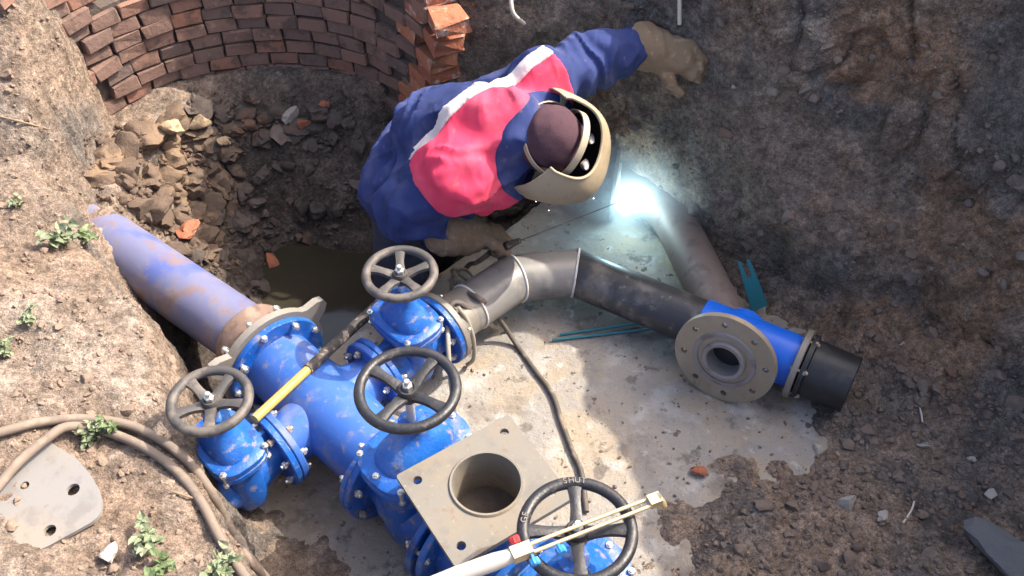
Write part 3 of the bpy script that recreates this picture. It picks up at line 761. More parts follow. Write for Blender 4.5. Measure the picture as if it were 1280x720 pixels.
def stone(name, px, py, size, mat, label, cat, seed, sq=(1, 1, .75), sink=.1, z=None, group=None, base=None):
    if z is None: p, nn = seen(px, py)
    else: p, nn = at(px, py, z), Vector((0, 0, 1))
    V, F = rock_verts(base or ICO3, size, seed, squash=sq)
    c = p + nn * size * sq[2] * (.75 - sink)
    o = mesh_obj(name, V + np.array(c), F, mat, smooth=35, origin=c)
    return tag(o, label, cat, group or {'stone': 'loose stones in the pit', 'brick_fragment': 'loose brick pieces in the pit'}.get(name))
stone('stone', 207, 165, .042, 'tan_stone', 'pale tan stone at left end of the three above the clay heap', 'stone', 3, sink=-.55)
stone('stone', 243, 160, .046, 'tan_stone', 'pale tan stone in the middle of the three above the clay heap', 'stone', 4, sink=-.55)
stone('stone', 276, 174, .040, 'tan_stone', 'pale tan stone at the shadow line above the clay heap', 'stone', 5, sink=-.55)
stone('brick_fragment', 228, 292, .060, 'brickred', 'reddish flat brick fragment low on the clay heap beside the purple pipe', 'brick', 6, (1, .8, .35), sink=-.6)
stone('brick_fragment', 338, 333, .040, 'brickred', 'red brick lump in the shaded mud left of the water', 'brick', 8)
stone('brick_fragment', 404, 131, .030, 'brickred', 'orange brick shard sticking out below the old brick wall', 'brick', 9, (1, .6, .8))
stone('brick_fragment', 380, 153, .032, 'brickred', 'small red brick piece in dark rubble below the orange shard', 'brick', 10)
stone('stone', 362, 140, .045, 'pale_stone', 'grey angular stone in the dark rubble below the brick wall', 'stone', 11, (1.2, .8, .6))
stone('stone', 352, 165, .050, 'rubble', 'flat slanting grey slab stone in the dark rubble', 'stone', 12, (1.4, .8, .4))
stone('brick_fragment', 875, 590, .024, 'brickred', 'small brown brick chip lying on the concrete right of the wheel', 'brick', 13, (1.3, .9, .5), z=.004)
stone('stone', 1057, 632, .026, 'pale_stone', 'rounded pale stone on the dirt near the bottom right', 'stone', 14)
stone('stone', 1103, 646, .018, 'pale_stone', 'small grey stone right of the rounded pale stone', 'stone', 15)
stone('stone', 1213, 575, .013, 'pale_stone', 'bright white pebble below the dark right wall', 'stone', 16)
stone('stone', 1152, 558, .018, 'pale_stone', 'small pale flake of stone left of the white pebble', 'stone', 17, (1.4, .7, .5))
stone('stone', 1237, 618, .024, 'pale_stone', 'square grey chip of concrete near the right edge', 'stone', 18, (1, 1, .5), base=ICO1)
stone('stone', 1022, 565, .018, 'pale_stone', 'little grey stone at the ragged edge of the dirt', 'stone', 19)
stone('stone', 918, 108, .010, 'pale_stone', 'tiny white pebble in the wall right of the raised glove', 'stone', 20, sink=.3)
stone('stone', 1129, 430, .010, 'pale_stone', 'white chip on the slope right of the black sleeve', 'stone', 21, (1.8, .6, .5))
stone('earth_lump', 205, 470, .055, 'drycrumb', 'crumbly brown earth lump wedged behind the left handwheel', 'earth lump', 22, z=.27)
stone('stone', 140, 688, .022, 'pale_stone', 'pale pebble under the weed at the lower left', 'stone', 23)
stone('concrete_fragment', 1272, 720, .10, 'darkconcrete', 'grey chunk of broken concrete in the bottom right corner', 'concrete', 24, (1.5, .9, .6))

# ------------------------------------------------------------------ gate valves
def oval(hx, hy, z, n=32, p=2.6):
    out = []
    for k in range(n):
        a = 2 * PI * k / n; c, s = math.cos(a), math.sin(a)
        out.append(Vector((hx * math.copysign(abs(c) ** (2 / p), c), hy * math.copysign(abs(s) ** (2 / p), s), z)))
    return out
def make_wheel(root, zw, rw, spokes, mat, a0):
    w = MB(); w.torus((0, 0, zw), (0, 0, 1), rw - .0135, .0135, 56, 12, .95)
    wheel = w.build('handwheel', mat, root, 50, local=True)
    for k in range(spokes):
        a = a0 + 2 * PI * k / spokes; d = Vector((math.cos(a), math.sin(a), 0)); e = Vector((-d.y, d.x, 0))
        m = MB(); R0, R1 = rw * .16, rw - .024; rs = []
        for q in range(6):
            f = q / 5; c = d * (R0 + (R1 - R0) * f) + Vector((0, 0, zw - .012 * (1 - f) ** 2 - .002))
            wd, th = .0155 - .0045 * math.sin(PI * f), .0085
            rs.append([c + e * wd * sx + Vector((0, 0, th * sz)) for sx, sz in ((-1, -.7), (-.55, -1), (.55, -1), (1, -.7), (1, .7), (.4, 1), (-.4, 1), (-1, .7))])
        m.rings(rs); m.build('spoke', mat, wheel, 40, local=True)
    h = MB(); h.lathe((0, 0, zw - .035), (0, 0, 1), [(0, rw * .17), (.006, rw * .20), (.035, rw * .20), (.041, rw * .17), (.041, rw * .13), (.036, rw * .12)], 28)
    h.build('hub', mat, wheel, 40, local=True)
    n = MB(); n.lathe((0, 0, zw), (0, 0, 1), [(0, .013), (.016, .013), (.018, .011)], 6); n.lathe((0, 0, zw + .016), (0, 0, 1), [(0, .0075), (.014, .0075), (.016, .006)], 12)
    n.build('stem_nut', 'steel', wheel, 30, local=True)
    return wheel
def make_valve(label, group, loc, rot, p, wheelmat, a0, spokes):
    root = thing('gate_valve', label, 'valve', loc, group, rot)
    hc, L, rf, rp, ft = p['hc'], p['L'], p['rf'], p['rp'], .020
    b = MB()
    b.lathe((-L, 0, hc), (1, 0, 0), [(0, rp * .92), (L * .35, rp * .92), (L * .6, rp * 1.05), (L, rp * 1.1), (L * 1.4, rp * 1.05), (L * 1.65, rp * .92), (2 * L, rp * .92)], 32)
    zt, hx, hy = p['zt'], p['hx'], p['hy']
    b.rings([oval(hx * .5, hy * .55, hc - rp * 1.25), oval(hx * .8, hy * .9, hc - rp), oval(hx * .92, hy * 1.0, hc - rp * .4), oval(hx * .92, hy, hc + rp * .5), oval(hx * .86, hy * .95, zt - .03), oval(hx * .95, hy * 1.05, zt)])
    for sx in (-1, 1):                                       # stiffening ribs
        b.box((sx * L * .55, 0, hc + rp * 1.0), L * .28, .007, rp * .45)
        b.box((sx * L * .55, 0, hc - rp * 1.0), L * .28, .007, rp * .25)
    b.build('body', 'valve', root, 38, local=True)
    for sx in (-1, 1):
        f = MB(); x0 = sx * (L - ft)
        f.lathe((x0, 0, hc), (sx, 0, 0), [(0, rp * .9), (0.0, rf - .003), (.003, rf), (ft - .003, rf), (ft, rf - .003), (ft, rp * .8)], 44)
        f.build('flange', 'valve', root, 35, local=True)
        for k in range(8):
            a = PI / 8 + k * PI / 4
            m = MB(); m.hexbolt((sx * (L + .001), math.cos(a) * (rf - .024), hc + math.sin(a) * (rf - .024)), (1, 0, 0), .088, .0115)
            m.build('bolt', 'steel' if (k * 7 + sx) % 3 else 'rustbolt', root, 30, local=True)
    bf = MB()
    bf.rings([oval(hx * 1.22, hy * 1.2, zt + .001, p=3.2), oval(hx * 1.26, hy * 1.24, zt + .004, p=3.2), oval(hx * 1.26, hy * 1.24, zt + .019, p=3.2), oval(hx * 1.22, hy * 1.2, zt + .022, p=3.2)])
    bf.build('body_flange', 'valve', root, 35, local=True)
    bo = MB()
    bo.rings([oval(hx * 1.22, hy * 1.2, zt + .025, p=3.2), oval(hx * 1.26, hy * 1.24, zt + .028, p=3.2), oval(hx * 1.26, hy * 1.24, zt + .042, p=3.2), oval(hx * 1.20, hy * 1.18, zt + .046, p=3.2),
              oval(hx * .92, hy * .95, zt + .048), oval(hx * .88, hy * .9, zt + .060), oval(hx * .70, hy * .66, zt + .085), oval(hx * .55, hy * .42, zt + .105, p=2.2), oval(.030, .034, zt + .122, p=2), oval(.028, .030, zt + .140, p=2), oval(.034, .036, zt + .143, p=2), oval(.034, .036, zt + .158, p=2), oval(.022, .022, zt + .162, p=2)])
    bo.build('bonnet', 'valve', root, 38, local=True)
    for sx, sy in ((-1, -1), (1, -1), (-1, 1), (1, 1), (0, -1.12), (0, 1.12)) if p['big'] else ((-1, -1), (1, -1), (-1, 1), (1, 1)):
        m = MB(); m.hexbolt((sx * hx * 1.02, sy * hy * .98, zt + .024), (0, 0, 1), .066, .0100); m.build('bolt', 'steel', root, 30, local=True)
    st = MB(); st.cyl((0, 0, zt + .15), (0, 0, p['zw'] + .01), .0115, 14); st.build('stem', 'steel', root, 35, local=True)
    make_wheel(root, p['zw'], p['rw'], spokes, wheelmat, a0)
    return root
BIG = dict(big=True, hc=.17, L=.137, rf=.165, rp=.108, zt=.385, hx=.078, hy=.118, zw=.67, rw=.1285)
SML = dict(big=False, hc=.17, L=.131, rf=.122, rp=.072, zt=.290, hx=.064, hy=.088, zw=.52, rw=.1105)
S0, T0 = -1.572, 0.80
GRP = None
va = make_valve('large blue gate valve with black handwheel in the middle, left of the square plate', 'gate valves of the manifold', ST(-1.150, T0), R_(-45), BIG, 'iron', R_(12), 4)
vb = make_valve('large blue gate valve with black handwheel reading SHUT at the bottom edge', 'gate valves of the manifold', ST(-.615, T0 + .01), R_(-45), BIG, 'iron', R_(136), 4)
vl = make_valve('small blue gate valve with worn handwheel by the sunlit left bank', 'gate valves of the manifold', ST(S0, .486), R_(45), SML, 'oldiron', R_(20), 5)
vr = make_valve('small blue gate valve with worn handwheel at the start of the black pipe', 'gate valves of the manifold', ST(S0, 1.119), R_(45), SML, 'oldiron', R_(50), 5)
# raised lettering on the front wheel
def letter(ch, parent, c, ang, size, zt):
    cu = bpy.data.curves.new('lettering', 'FONT'); cu.body = ch; cu.size = size; cu.extrude = .0012; cu.align_x = 'CENTER'; cu.align_y = 'CENTER'
    t = bpy.data.objects.new('tmp', cu); COL.objects.link(t)
    dg = bpy.context.evaluated_depsgraph_get(); me = bpy.data.meshes.new_from_object(t.evaluated_get(dg))
    bpy.data.objects.remove(t); bpy.data.curves.remove(cu)
    me.materials.append(mt['oldletter'])
    o = bpy.data.objects.new('lettering', me); COL.objects.link(o); o.parent = parent
    o.location = (c[0], c[1], zt); o.rotation_euler = (0, 0, ang); return o
wheelb = [c for c in vb.children if c.name.startswith('handwheel')][0]
def arc_text(txt, mid, R, size, flip=False):
    """mid: world angle of the middle of the word round the wheel; letters read with their feet to the hub"""
    stp = size * .72 / R
    for i, ch in enumerate(txt):
        a = mid - (i - (len(txt) - 1) / 2) * stp
        al = a - R_(-45)
        letter(ch, wheelb, (R * math.cos(al), R * math.sin(al)), al - PI / 2, size, BIG['zw'] + .0130)
arc_text('SHUT', R_(91), .1135, .019)
arc_text('GE', R_(168), .1135, .019)

# ------------------------------------------------------------------ pipe cross and coupling
HC = .17
C0 = ST(S0, T0, HC)
cr = thing('pipe_cross', 'dusty blue four-way pipe cross joining the valves', 'pipe fitting', ST(S0, T0))
m = MB()
m.lathe(C0 - DA * .262, DA, [(0, .112), (.04, .112), (.10, .114), (.20, .119), (.32, .119), (.44, .114), (.50, .110), (.547, .110)], 40)
m.lathe(C0 - DB * .180, DB, [(0, .075), (.03, .075), (.09, .090), (.27, .090), (.33, .075), (.360, .075)], 32)
m.build('body', 'cross', cr, 40)
for o_, d_, rf in ((C0 - DA * .262, DA, .165), (C0 + DA * .285, -DA, .165), (C0 - DB * .181, DB, .122), (C0 + DB * .186, -DB, .122)):
    m = MB(); m.lathe(o_, d_, [(0, rf * .6), (0, rf - .003), (.003, rf), (.018, rf), (.021, rf - .003), (.021, rf * .6)], 44); m.build('flange', 'cross' if rf < .15 else 'valve', cr, 35)
cp = thing('pipe_coupling', 'grey eared coupling ring with brown sleeve at end of the purple pipe', 'coupling', ST(-1.87, .795))
xx, yy, _ = frame(DA)
outer = []
for k in range(72):
    a = 2 * PI * k / 72; r = .180
    for ea in (R_(28), R_(148), R_(268)):
        d = abs((a - ea + PI) % (2 * PI) - PI)
        r += .060 * max(0.0, 1 - (d / R_(13)) ** 2)
    outer.append((r * math.cos(a), r * math.sin(a)))
cc = C0 - DA * .2635
m = MB(); m.plate(outer, [circ(.125, 40)], cc, xx, yy, .024); m.build('ring', 'ring', cp, 30)
m = MB(); m.lathe(cc - DA * .024, -DA, [(0, .120), (0, .150), (.016, .152), (.024, .146), (.03, .130), (.11, .124), (.122, .118), (.122, .100)], 40); m.build('sleeve', 'rust', cp, 35)
for k in range(9):
    a = R_(20) + 2 * PI * k / 9
    m = MB(); c = cc - DA * .012 + (xx * math.cos(a) + yy * math.sin(a)) * .152
    m.hexbolt(c, DA, .125 if k % 2 else .095, .0125); m.build('bolt', 'steel', cp, 30)
pa = cc - DA * .10
pdir = (ST(-2.62, .70, .165) - ST(-1.86, .797, HC)).normalized()
pp = thing('purple_pipe', 'dusty purple and blue steel pipe running out from under the left bank', 'pipe', (pa.x, pa.y, 0))
m = MB()
n_ = 28; m.tube([pa + pdir * (1.75 * k / n_) for k in range(n_ + 1)], .1015, 40); m.build('pipe', 'purple', pp, 40)

# ------------------------------------------------------------------ black pipe with mitred bend and the hydrant tee
bp = thing('black_pipe', 'black plastic pipe with mitred bend between small valve and blue tee', 'pipe', at(655, 352, 0))
B0 = ST(S0, 1.252, HC)
B1, B2 = ST(S0, 1.585, .155), Vector((.2176, 2.286, .125))
B4 = Vector((.905, 1.888, .125)); B3 = B2.lerp(B4, .585)
m = MB(); m.lathe(B0, DB, [(0, .06), (0, .119), (.003, .122), (.019, .122), (.022, .119), (.024, .088), (.075, .083), (.085, .080), (.13, .080)], 40); m.build('steel_stub', 'ring', bp, 35)
for k in range(8):
    a = PI / 8 + k * PI / 4; m = MB(); m.hexbolt(B0 + DB * .010 + (frame(DB)[0] * math.cos(a) + frame(DB)[1] * math.sin(a)) * .098, DB, .060, .0115); m.build('bolt', 'steel', bp, 30)
B0b = B0 + DB * .10
def mitre(a, b, n0, n1, r, mat, name, parent, n=40):
    """tube from a to b cut by planes with normals n0 and n1"""
    d = (b - a).normalized(); x, y, _ = frame(d); rs = []
    for c, nn in ((a, n0), (b, n1)):
        ring = []
        for k in range(n):
            o = (x * math.cos(2 * PI * k / n) + y * math.sin(2 * PI * k / n)) * r
            t = -(o.dot(nn)) / d.dot(nn)
            ring.append(c + o + d * t)
        rs.append(ring)
    full = [[rs[0][k].lerp(rs[1][k], f) for k in range(n)] for f in (0, .25, .5, .75, 1)]
    mm = MB(); mm.rings(full); return mm.build(name, mat, parent, 40), rs
d01, d12, d24 = (B1 - B0b).normalized(), (B2 - B1).normalized(), (B4 - B2).normalized()
n1, n2 = (d01 + d12).normalized(), (d12 + d24).normalized()
_, r1 = mitre(B0b, B1, d01, n1, .0805, 'pegrey', 'pipe_segment', bp)
_, r2 = mitre(B1, B2, n1, n2, .0805, 'pegrey', 'pipe_segment', bp)
_, r3 = mitre(B2, B3, n2, d24, .0805, 'pe', 'pipe_segment', bp)
for rg, cen in ((r1[1], B1), (r2[1], B2)):
    m = MB(); m.tube([cen + (p - cen) * 1.012 for p in rg] + [cen + (rg[0] - cen) * 1.012], .0045, 8); m.build('weld_bead', 'bead', bp, 60)
m = MB(); m.torus(B0b + DB * .03, DB, .081, .004, 40, 8); m.build('weld_bead', 'bead', bp, 60)

hy = thing('hydrant_tee', 'bright blue pipe tee with ochre side flange and black end sleeve', 'pipe tee', (B3.x, B3.y, 0))
m = MB(); Lh = (B4 - B3).length
m.lathe(B3 - d24 * .004, d24, [(0, .080), (0, .0845), (.01, .0860), (Lh - .03, .0860), (Lh, .084)], 44); m.build('pipe', 'hydrant', hy, 40)
fc = at(905, 450, .165)
fn = Vector((-.50, -.845, .16)).normalized()
base = fc - fn * .19
fx = Vector((0, 0, 1)).cross(fn).normalized(); fy = fn.cross(fx)
m = MB(); m.lathe(fc - fn * .20, fn, [(0, .066), (.192, .066)], 32, True, False); m.build('branch', 'hydrant', hy, 40)
m = MB(); m.plate(circ(.163, 64), [circ(.0700, 40)] + [circ(.0105, 14, (.132 * math.cos(a), .132 * math.sin(a))) for a in [R_(12) + k * PI / 4 for k in range(8)]], fc, fx, fy, .020)
fl = m.build('flange', 'flange_face', hy, 30)
m = MB(); m.lathe(fc, fn, [(-.15, .053), (-.02, .0535), (.012, .054), (.014, .057), (.014, .067), (.008, .070), (-.008, .0705)], 40, False, False)
m.lathe(fc, fn, [(.0, .086), (.004, .087), (.004, .100), (.0, .103)], 48, False, False)
m.build('raised_face', 'bore', hy, 40)
m = MB(); m.lathe(fc - fn * .050, fn, [(0, .0536), (.002, .0536)], 32); m.build('bore_shade_disc', 'rubber', hy, 40)  # added dark disc, stands in for the shade inside the bore
m = MB(); m.lathe(B4 - d24 * .012, d24, [(0, .085), (0, .112), (.003, .115), (.018, .115), (.021, .112), (.021, .085)], 48); m.build('collar_ring', 'ring', hy, 35)
m = MB(); m.lathe(B4 + d24 * .012, d24, [(0, .085), (.003, .107), (.018, .107), (.022, .095), (.14, .091), (.153, .092), (.156, .088), (.156, .079), (.08, .078), (.08, .02)], 48, True, True); m.build('end_sleeve', 'rubber', hy, 35)
m = MB(); e = at(1030, 487, .10); m.hexbolt(e, d24, .075, .006); m.build('bolt', 'steel', hy, 30)
ex = frame(d24)
for k in range(6):
    a = .4 + k * PI / 3; m = MB(); m.hexbolt(B4 + d24 * .012 + (ex[0] * math.cos(a) + ex[1] * math.sin(a)) * .099, d24, .055, .010); m.build('bolt', 'rustbolt', hy, 30)

# ------------------------------------------------------------------ square plate on its tee
te = thing('flanged_tee', 'blue tee under the square plate between the two large valves', 'pipe tee', ST(-.885, T0))
tc = ST(-.885, T0 + .005, HC)
PCX = at(608, 604, .50)
m = MB(); m.lathe(tc - DA * .108, DA, [(0, .112), (.06, .120), (.156, .120), (.216, .112)], 36)
m.lathe(Vector((PCX.x, PCX.y, HC)), (0, 0, 1), [(0, .092), (.20, .092), (.235, .098), (.29, .098)], 36, True, False); m.build('body', 'valve', te, 40)
for sg in (-1, 1):
    m = MB(); m.lathe(tc + DA * sg * .1125, -DA * sg, [(0, .07), (0, .162), (.003, .165), (.018, .165), (.021, .162), (.021, .07)], 44); m.build('flange', 'valve', te, 35)
pc = at(608, 604, .50)
pl = thing('square_plate', 'square weathered steel plate with round opening and four bolt holes', 'steel plate', pc)
pu = Vector((math.cos(R_(33)), math.sin(R_(33)), 0.015)).normalized(); pv = Vector((-math.sin(R_(33)), math.cos(R_(33)), 0.01)).normalized()
hx_, hy_ = .162, .142
def rrect(hx, hy, r, n=6):
    out = []
    for cx, cy, a0 in ((hx - r, hy - r, 0), (-hx + r, hy - r, PI / 2), (-hx + r, -hy + r, PI), (hx - r, -hy + r, 1.5 * PI)):
        out += [(cx + r * math.cos(a0 + PI / 2 * k / n), cy + r * math.sin(a0 + PI / 2 * k / n)) for k in range(n + 1)]
    return out
pcx = pc - pu * .010 - pv * .004
m = MB(); m.plate(rrect(hx_, hy_, .008), [circ(.0825, 48, (.010, .004))] + [circ(.0115, 16, (sx * (hx_ - .038), sy * (hy_ - .040))) for sx in (-1, 1) for sy in (-1, 1)], pcx, pu, pv, .016)
m.build('plate', 'plate', pl, 30)
hcn = pcx + pu * .010 + pv * .004
m = MB(); m.lathe(hcn, Vector((0, 0, -1)), [(-.004, .0830), (-.0045, .0885), (.0005, .092)], 48, False, False); m.build('rim', 'plate', pl, 40)
m = MB(); m.lathe(hcn, Vector((0, 0, -1)), [(-.003, .0828), (.15, .081), (.15, .084), (.012, .0845)], 48, False, False); m.build('collar', 'plate', pl, 40)
m = MB(); m.lathe(hcn - Vector((0, 0, .149)), Vector((0, 0, 1)), [(0, .0805), (.002, .0805)], 40); m.build('bore_shade_disc', 'mortar', pl, 40)  # dark disc added for the deep shade down the opening

# ------------------------------------------------------------------ pipe elbow being welded, arc, electrode
el = thing('pipe_elbow', 'brown steel pipe with elbow being welded beside the earth wall', 'pipe', (.60, 2.45, 0))
E0, Ec, E1 = Vector((.715, 2.08, .082)), Vector((.572, 2.700, .090)), Vector((.392, 2.742, .125))
dA_, dB_ = (Ec - E0).normalized(), (E1 - Ec).normalized()
cut = .15
pts = [E0, E0.lerp(Ec, .35), E0.lerp(Ec, .6)]
q0, q2 = Ec - dA_ * cut, Ec + dB_ * cut
for k in range(9):
    f = k / 8; pts.append(q0 * (1 - f) ** 2 + Ec * 2 * f * (1 - f) + q2 * f * f)
pts.append(E1)
m = MB(); m.tube(pts, .078, 32); m.build('pipe', 'weldpipe', el, 40)
en = Vector((.985, -.17, 0.0)).normalized()
m = MB(); m.lathe(E1 - en * .010, en, [(0, .050), (0, .134), (.012, .134), (.012, .050)], 48); m.build('end_flange', 'plateg', el, 30)
m = MB(); m.torus(E1 + en * .006, en, .080, .006, 40, 8); m.build('weld_bead', 'bead', el, 60)
ARC = Vector((.452, 2.636, .168))
m = MB(); V, F = ICO3; m.add([ARC + Vector(v) * .011 for v in V], F.tolist())
tag(m.build('welding_arc', 'arc', smooth=180, origin=ARC), 'blinding blue white welding arc on the elbow', 'welding arc')
al = bpy.data.lights.new('arc_light', 'POINT'); al.energy = 0.75; al.color = (0.52, 0.88, 1.0); al.shadow_soft_size = .02
alo = bpy.data.objects.new('arc_light', al); alo.location = ARC + Vector((-.035, -.050, .0)); COL.objects.link(alo)
# smoke lit by the arc
sm = bpy.data.materials.new('welding_smoke'); sm.use_nodes = True
nt = sm.node_tree; nt.nodes.remove(nt.nodes['Principled BSDF'])
pv_ = nt.nodes.new('ShaderNodeVolumePrincipled'); pv_.inputs['Color'].default_value = (.9, .95, 1, 1)
tcn = nt.nodes.new('ShaderNodeTexCoord'); ln = nt.nodes.new('ShaderNodeVectorMath'); ln.operation = 'LENGTH'
nt.links.new(tcn.outputs['Object'], ln.inputs[0])
mr = nt.nodes.new('ShaderNodeMapRange'); mr.inputs[1].default_value = .2; mr.inputs[2].default_value = 1.0; mr.inputs[3].default_value = 1.0; mr.inputs[4].default_value = 0.0
nt.links.new(ln.outputs['Value'], mr.inputs[0])
nz_ = nt.nodes.new('ShaderNodeTexNoise'); nz_.inputs['Scale'].default_value = 2.2; nt.links.new(tcn.outputs['Object'], nz_.inputs[0])
mu = nt.nodes.new('ShaderNodeMath'); mu.operation = 'MULTIPLY'; nt.links.new(mr.outputs[0], mu.inputs[0]); nt.links.new(nz_.outputs[0], mu.inputs[1])
m2 = nt.nodes.new('ShaderNodeMath'); m2.operation = 'MULTIPLY'; m2.inputs[1].default_value = 7.0; nt.links.new(mu.outputs[0], m2.inputs[0])
nt.links.new(m2.outputs[0], pv_.inputs['Density'])
nt.links.new(pv_.outputs[0], nt.nodes['Material Output'].inputs['Volume'])
V, F = ICO3
so = mesh_obj('welding_smoke', V.copy(), F, sm, smooth=180)
so.location = ARC + Vector((.015, .02, .03)); so.scale = (.32, .25, .20)
tag(so, 'thin pale welding smoke glowing round the arc', kind='stuff')

# ------------------------------------------------------------------ rods, cables, tools
P0, P1 = at(318, 524, .335), at(484, 370, .235)
ym = P0.lerp(P1, .37)
pole = thing('marking_pole', 'pole half yellow half black lying across the blue pipe cross', 'pole', (P0.x, P0.y, P0.z))
m = MB(); m.cyl(P0, ym, .0135, 16); m.build('yellow_half', 'yellow', pole)
m = MB(); m.tube([ym - (ym - P0).normalized() * .004, ym.lerp(P1, .5), P1], [.0165, .017, .0165], 16); m.build('black_half', 'blackgrip', pole)
def cable(name, label, cat, pts, r, mat, n=8):
    o = MB().tube(catmull(pts, 8), r, n).build(name, mat, smooth=60, origin=pts[0])
    return tag(o, label, cat, {'welding_cable': 'cables lying about the pipes', 'hose': 'hoses on the left bank', 'twig': 'twigs on the bare earth'}.get(name))
def gp(px, py, lift):
    p, _ = seen(px, py); return Vector((p.x, p.y, p.z + lift))
def along(pxs, lift):
    return [gp(a, b, lift) for a, b in pxs]
cable('welding_cable', 'dark cable trailing from under the black pipe to the SHUT handwheel', 'cable',
      [at(566, 338, .14), at(573, 362, .20), at(598, 372, .255), at(622, 396, .10), at(645, 430, .012), at(668, 462, .010), at(690, 492, .010), at(703, 530, .010), at(716, 565, .010), at(727, 592, .010), at(733, 640, .010)], .0085, 'cable')
cable('welding_cable', 'pale cable looped over the steel stub and hanging down to the slab', 'cable',
      [at(622, 410, .02), at(600, 398, .16), at(582, 382, .25), at(568, 378, .27), at(561, 392, .25), at(560, 430, .22), at(564, 480, .12), at(570, 515, .04), at(574, 545, .01)], .0080, 'cablepale')
cable('welding_cable', 'thin brown wire looped on the slab edge by the black pipe', 'cable',
      [at(563, 372, .16), at(566, 345, .10), at(580, 336, .05), at(592, 348, .03), at(600, 362, .05), at(586, 352, .10), at(573, 342, .13)], .0055, 'hose')
cable('welding_cable', 'grey cable loop hanging round the rear flange bolts', 'cable',
      [at(572, 384, .27), at(584, 400, .22), at(592, 425, .14), at(592, 448, .05), at(584, 456, .01)], .0070, 'cablepale')
cable('hose', 'outer dusty hose curving over the left bank down to the pit', 'hose',
      along([(-60, 560), (0, 546), (50, 533), (105, 528), (160, 535), (205, 556), (240, 585), (266, 620), (288, 662), (312, 700), (345, 740)], .016), .0125, 'hose', 10)
cable('hose', 'inner dusty hose crossing the grey plate on the left bank', 'hose',
      along([(-60, 700), (0, 626), (30, 590)], .040) + along([(62, 560), (90, 543)], .034) + along([(130, 542), (180, 562), (222, 592), (252, 630), (274, 672), (294, 705), (325, 750)], .014), .0125, 'hose', 10)
# grey plate on the bank
gpz = max(gp(60, 620, 0).z, gp(20, 660, 0).z) + .010
gpl = thing('grey_plate', 'large grey steel plate with bolt holes lying on the left bank', 'steel plate', at(40, 630, gpz))
gc = at(40, 630, gpz)
gu = Vector((1, 0, .03)).normalized(); gv = Vector((0, 1, .04)).normalized()
def gq(px, py):
    p = at(px, py, gpz) - gc; return (p.x, p.y)
out_ = [gq(*q) for q in ((-150, 655), (-60, 725), (0, 706), (60, 682), (112, 655), (122, 648), (127, 640), (128, 628), (124, 612), (112, 592), (96, 574), (60, 552), (0, 548), (-120, 560))]
def ghole(px, py, r): c = gq(px, py); return circ(r, 16, c)
m = MB(); m.plate(out_, [ghole(92, 613, .016), ghole(62, 663, .015), ghole(2, 653, .013), ghole(31, 607, .011)], gc, gu, gv, .011); m.build('plate', 'plateg', gpl, 30)

# cutting torch across the front wheel
tz = BIG['zw'] + .026
T0_, T1_, T2_ = at(540, 730, tz - .04), at(652, 690, tz + .01), at(822, 624, tz)
to = thing('cutting_torch', 'cutting torch with white handle and two brass tubes on the SHUT wheel', 'torch', T1_)
td = (T2_ - T1_).normalized(); tn = Vector((-td.y, td.x, 0))
m = MB(); m.tube([T0_, T0_.lerp(T1_, .3), T0_.lerp(T1_, .7), T1_ - td * .01], [.016, .0185, .0185, .0135], 20); m.build('handle', 'white_grip', to, 40)
for k, sgn in enumerate((-1, 1)):
    m = MB(); m.tube([T1_ + tn * .006 * sgn, T1_ + td * .03 + tn * .0095 * sgn, T2_ - td * .02 + tn * .0085 * sgn], .0044, 12); m.build('tube', 'brass', to, 50)
m = MB(); m.box(T2_ - td * .008, .014, .012, .011, td, tn, Vector((0, 0, 1))); m.lathe(T2_, td * .5 + Vector((0, 0, -1)), [(-.01, .012), (.03, .011), (.05, .007)], 12); m.build('head', 'brass', to, 30)
m = MB(); m.box(T1_, .022, .014, .013, td, tn, Vector((0, 0, 1))); m.build('valve_block', 'brass', to, 30)
def knob(c, ax, mat):
    k = MB(); x, y, z = frame(ax); rs = []
    for d, r in ((0, .004), (.010, .004), (.010, .011), (.022, .012), (.025, .009)):
        rs.append([c + z * d + (x * math.cos(2 * PI * i / 20) + y * math.sin(2 * PI * i / 20)) * r * (1 - .1 * (i % 2)) for i in range(20)])
    k.rings(rs); k.build('knob', mat, to, 30)
knob(T1_ - td * .004 + tn * .012, tn + Vector((0, 0, .5)), 'red')
knob(T1_ + td * .016 - tn * .012, -tn + Vector((0, 0, -.2)), 'blueknob')
knob(T1_ + td * .075 - tn * .012, -tn + Vector((0, 0, .1)), 'blueknob')

# teal forked stake, electrodes, root, rod
a_, b_ = at(950, 386, .03), at(930, 328, .20)
sk = (b_ - a_); L_ = sk.length; sk.normalize(); sx_ = Vector((1, .15, 0)); sx_ = (sx_ - sk * sx_.dot(sk)).normalized()
m = MB()
pr = [(-.030, 0), (.030, 0), (.026, L_ * .62), (.021, L_), (.012, L_), (.008, L_ * .66), (-.006, L_ * .66), (-.010, L_ * 1.03), (-.019, L_ * 1.03), (-.024, L_ * .62)]
m.plate(pr, [], a_, sx_, sk, .008); tag(m.build('forked_stake', 'teal', smooth=30, origin=a_), 'small teal forked metal stake standing behind the blue tee', 'stake')
for k, (q0, q1, lab) in enumerate((((690, 425), (835, 409), 'longer greenish welding rod lying on the slab below the black pipe'), ((700, 418), (800, 404), 'shorter greenish welding rod lying nearer the black pipe on the slab'))):
    p0, p1 = at(*q0, .008), at(*q1, .008)
    tag(MB().cyl(p0, p1, .0045, 10).build('welding_rod', 'teal', origin=p0), lab, 'welding rod', 'welding rods on the slab')
r0, _ = seen(638, -14); r1, _ = seen(655, 22); r0 += Vector((0, -.02, .0)); r1 += Vector((0, -.04, 0))
cable('root', 'pale curved root end hanging from the rear earth wall', 'root', [r0, r0.lerp(r1, .5) + Vector((-.015, -.03, 0)), r1], .0075, 'rope')
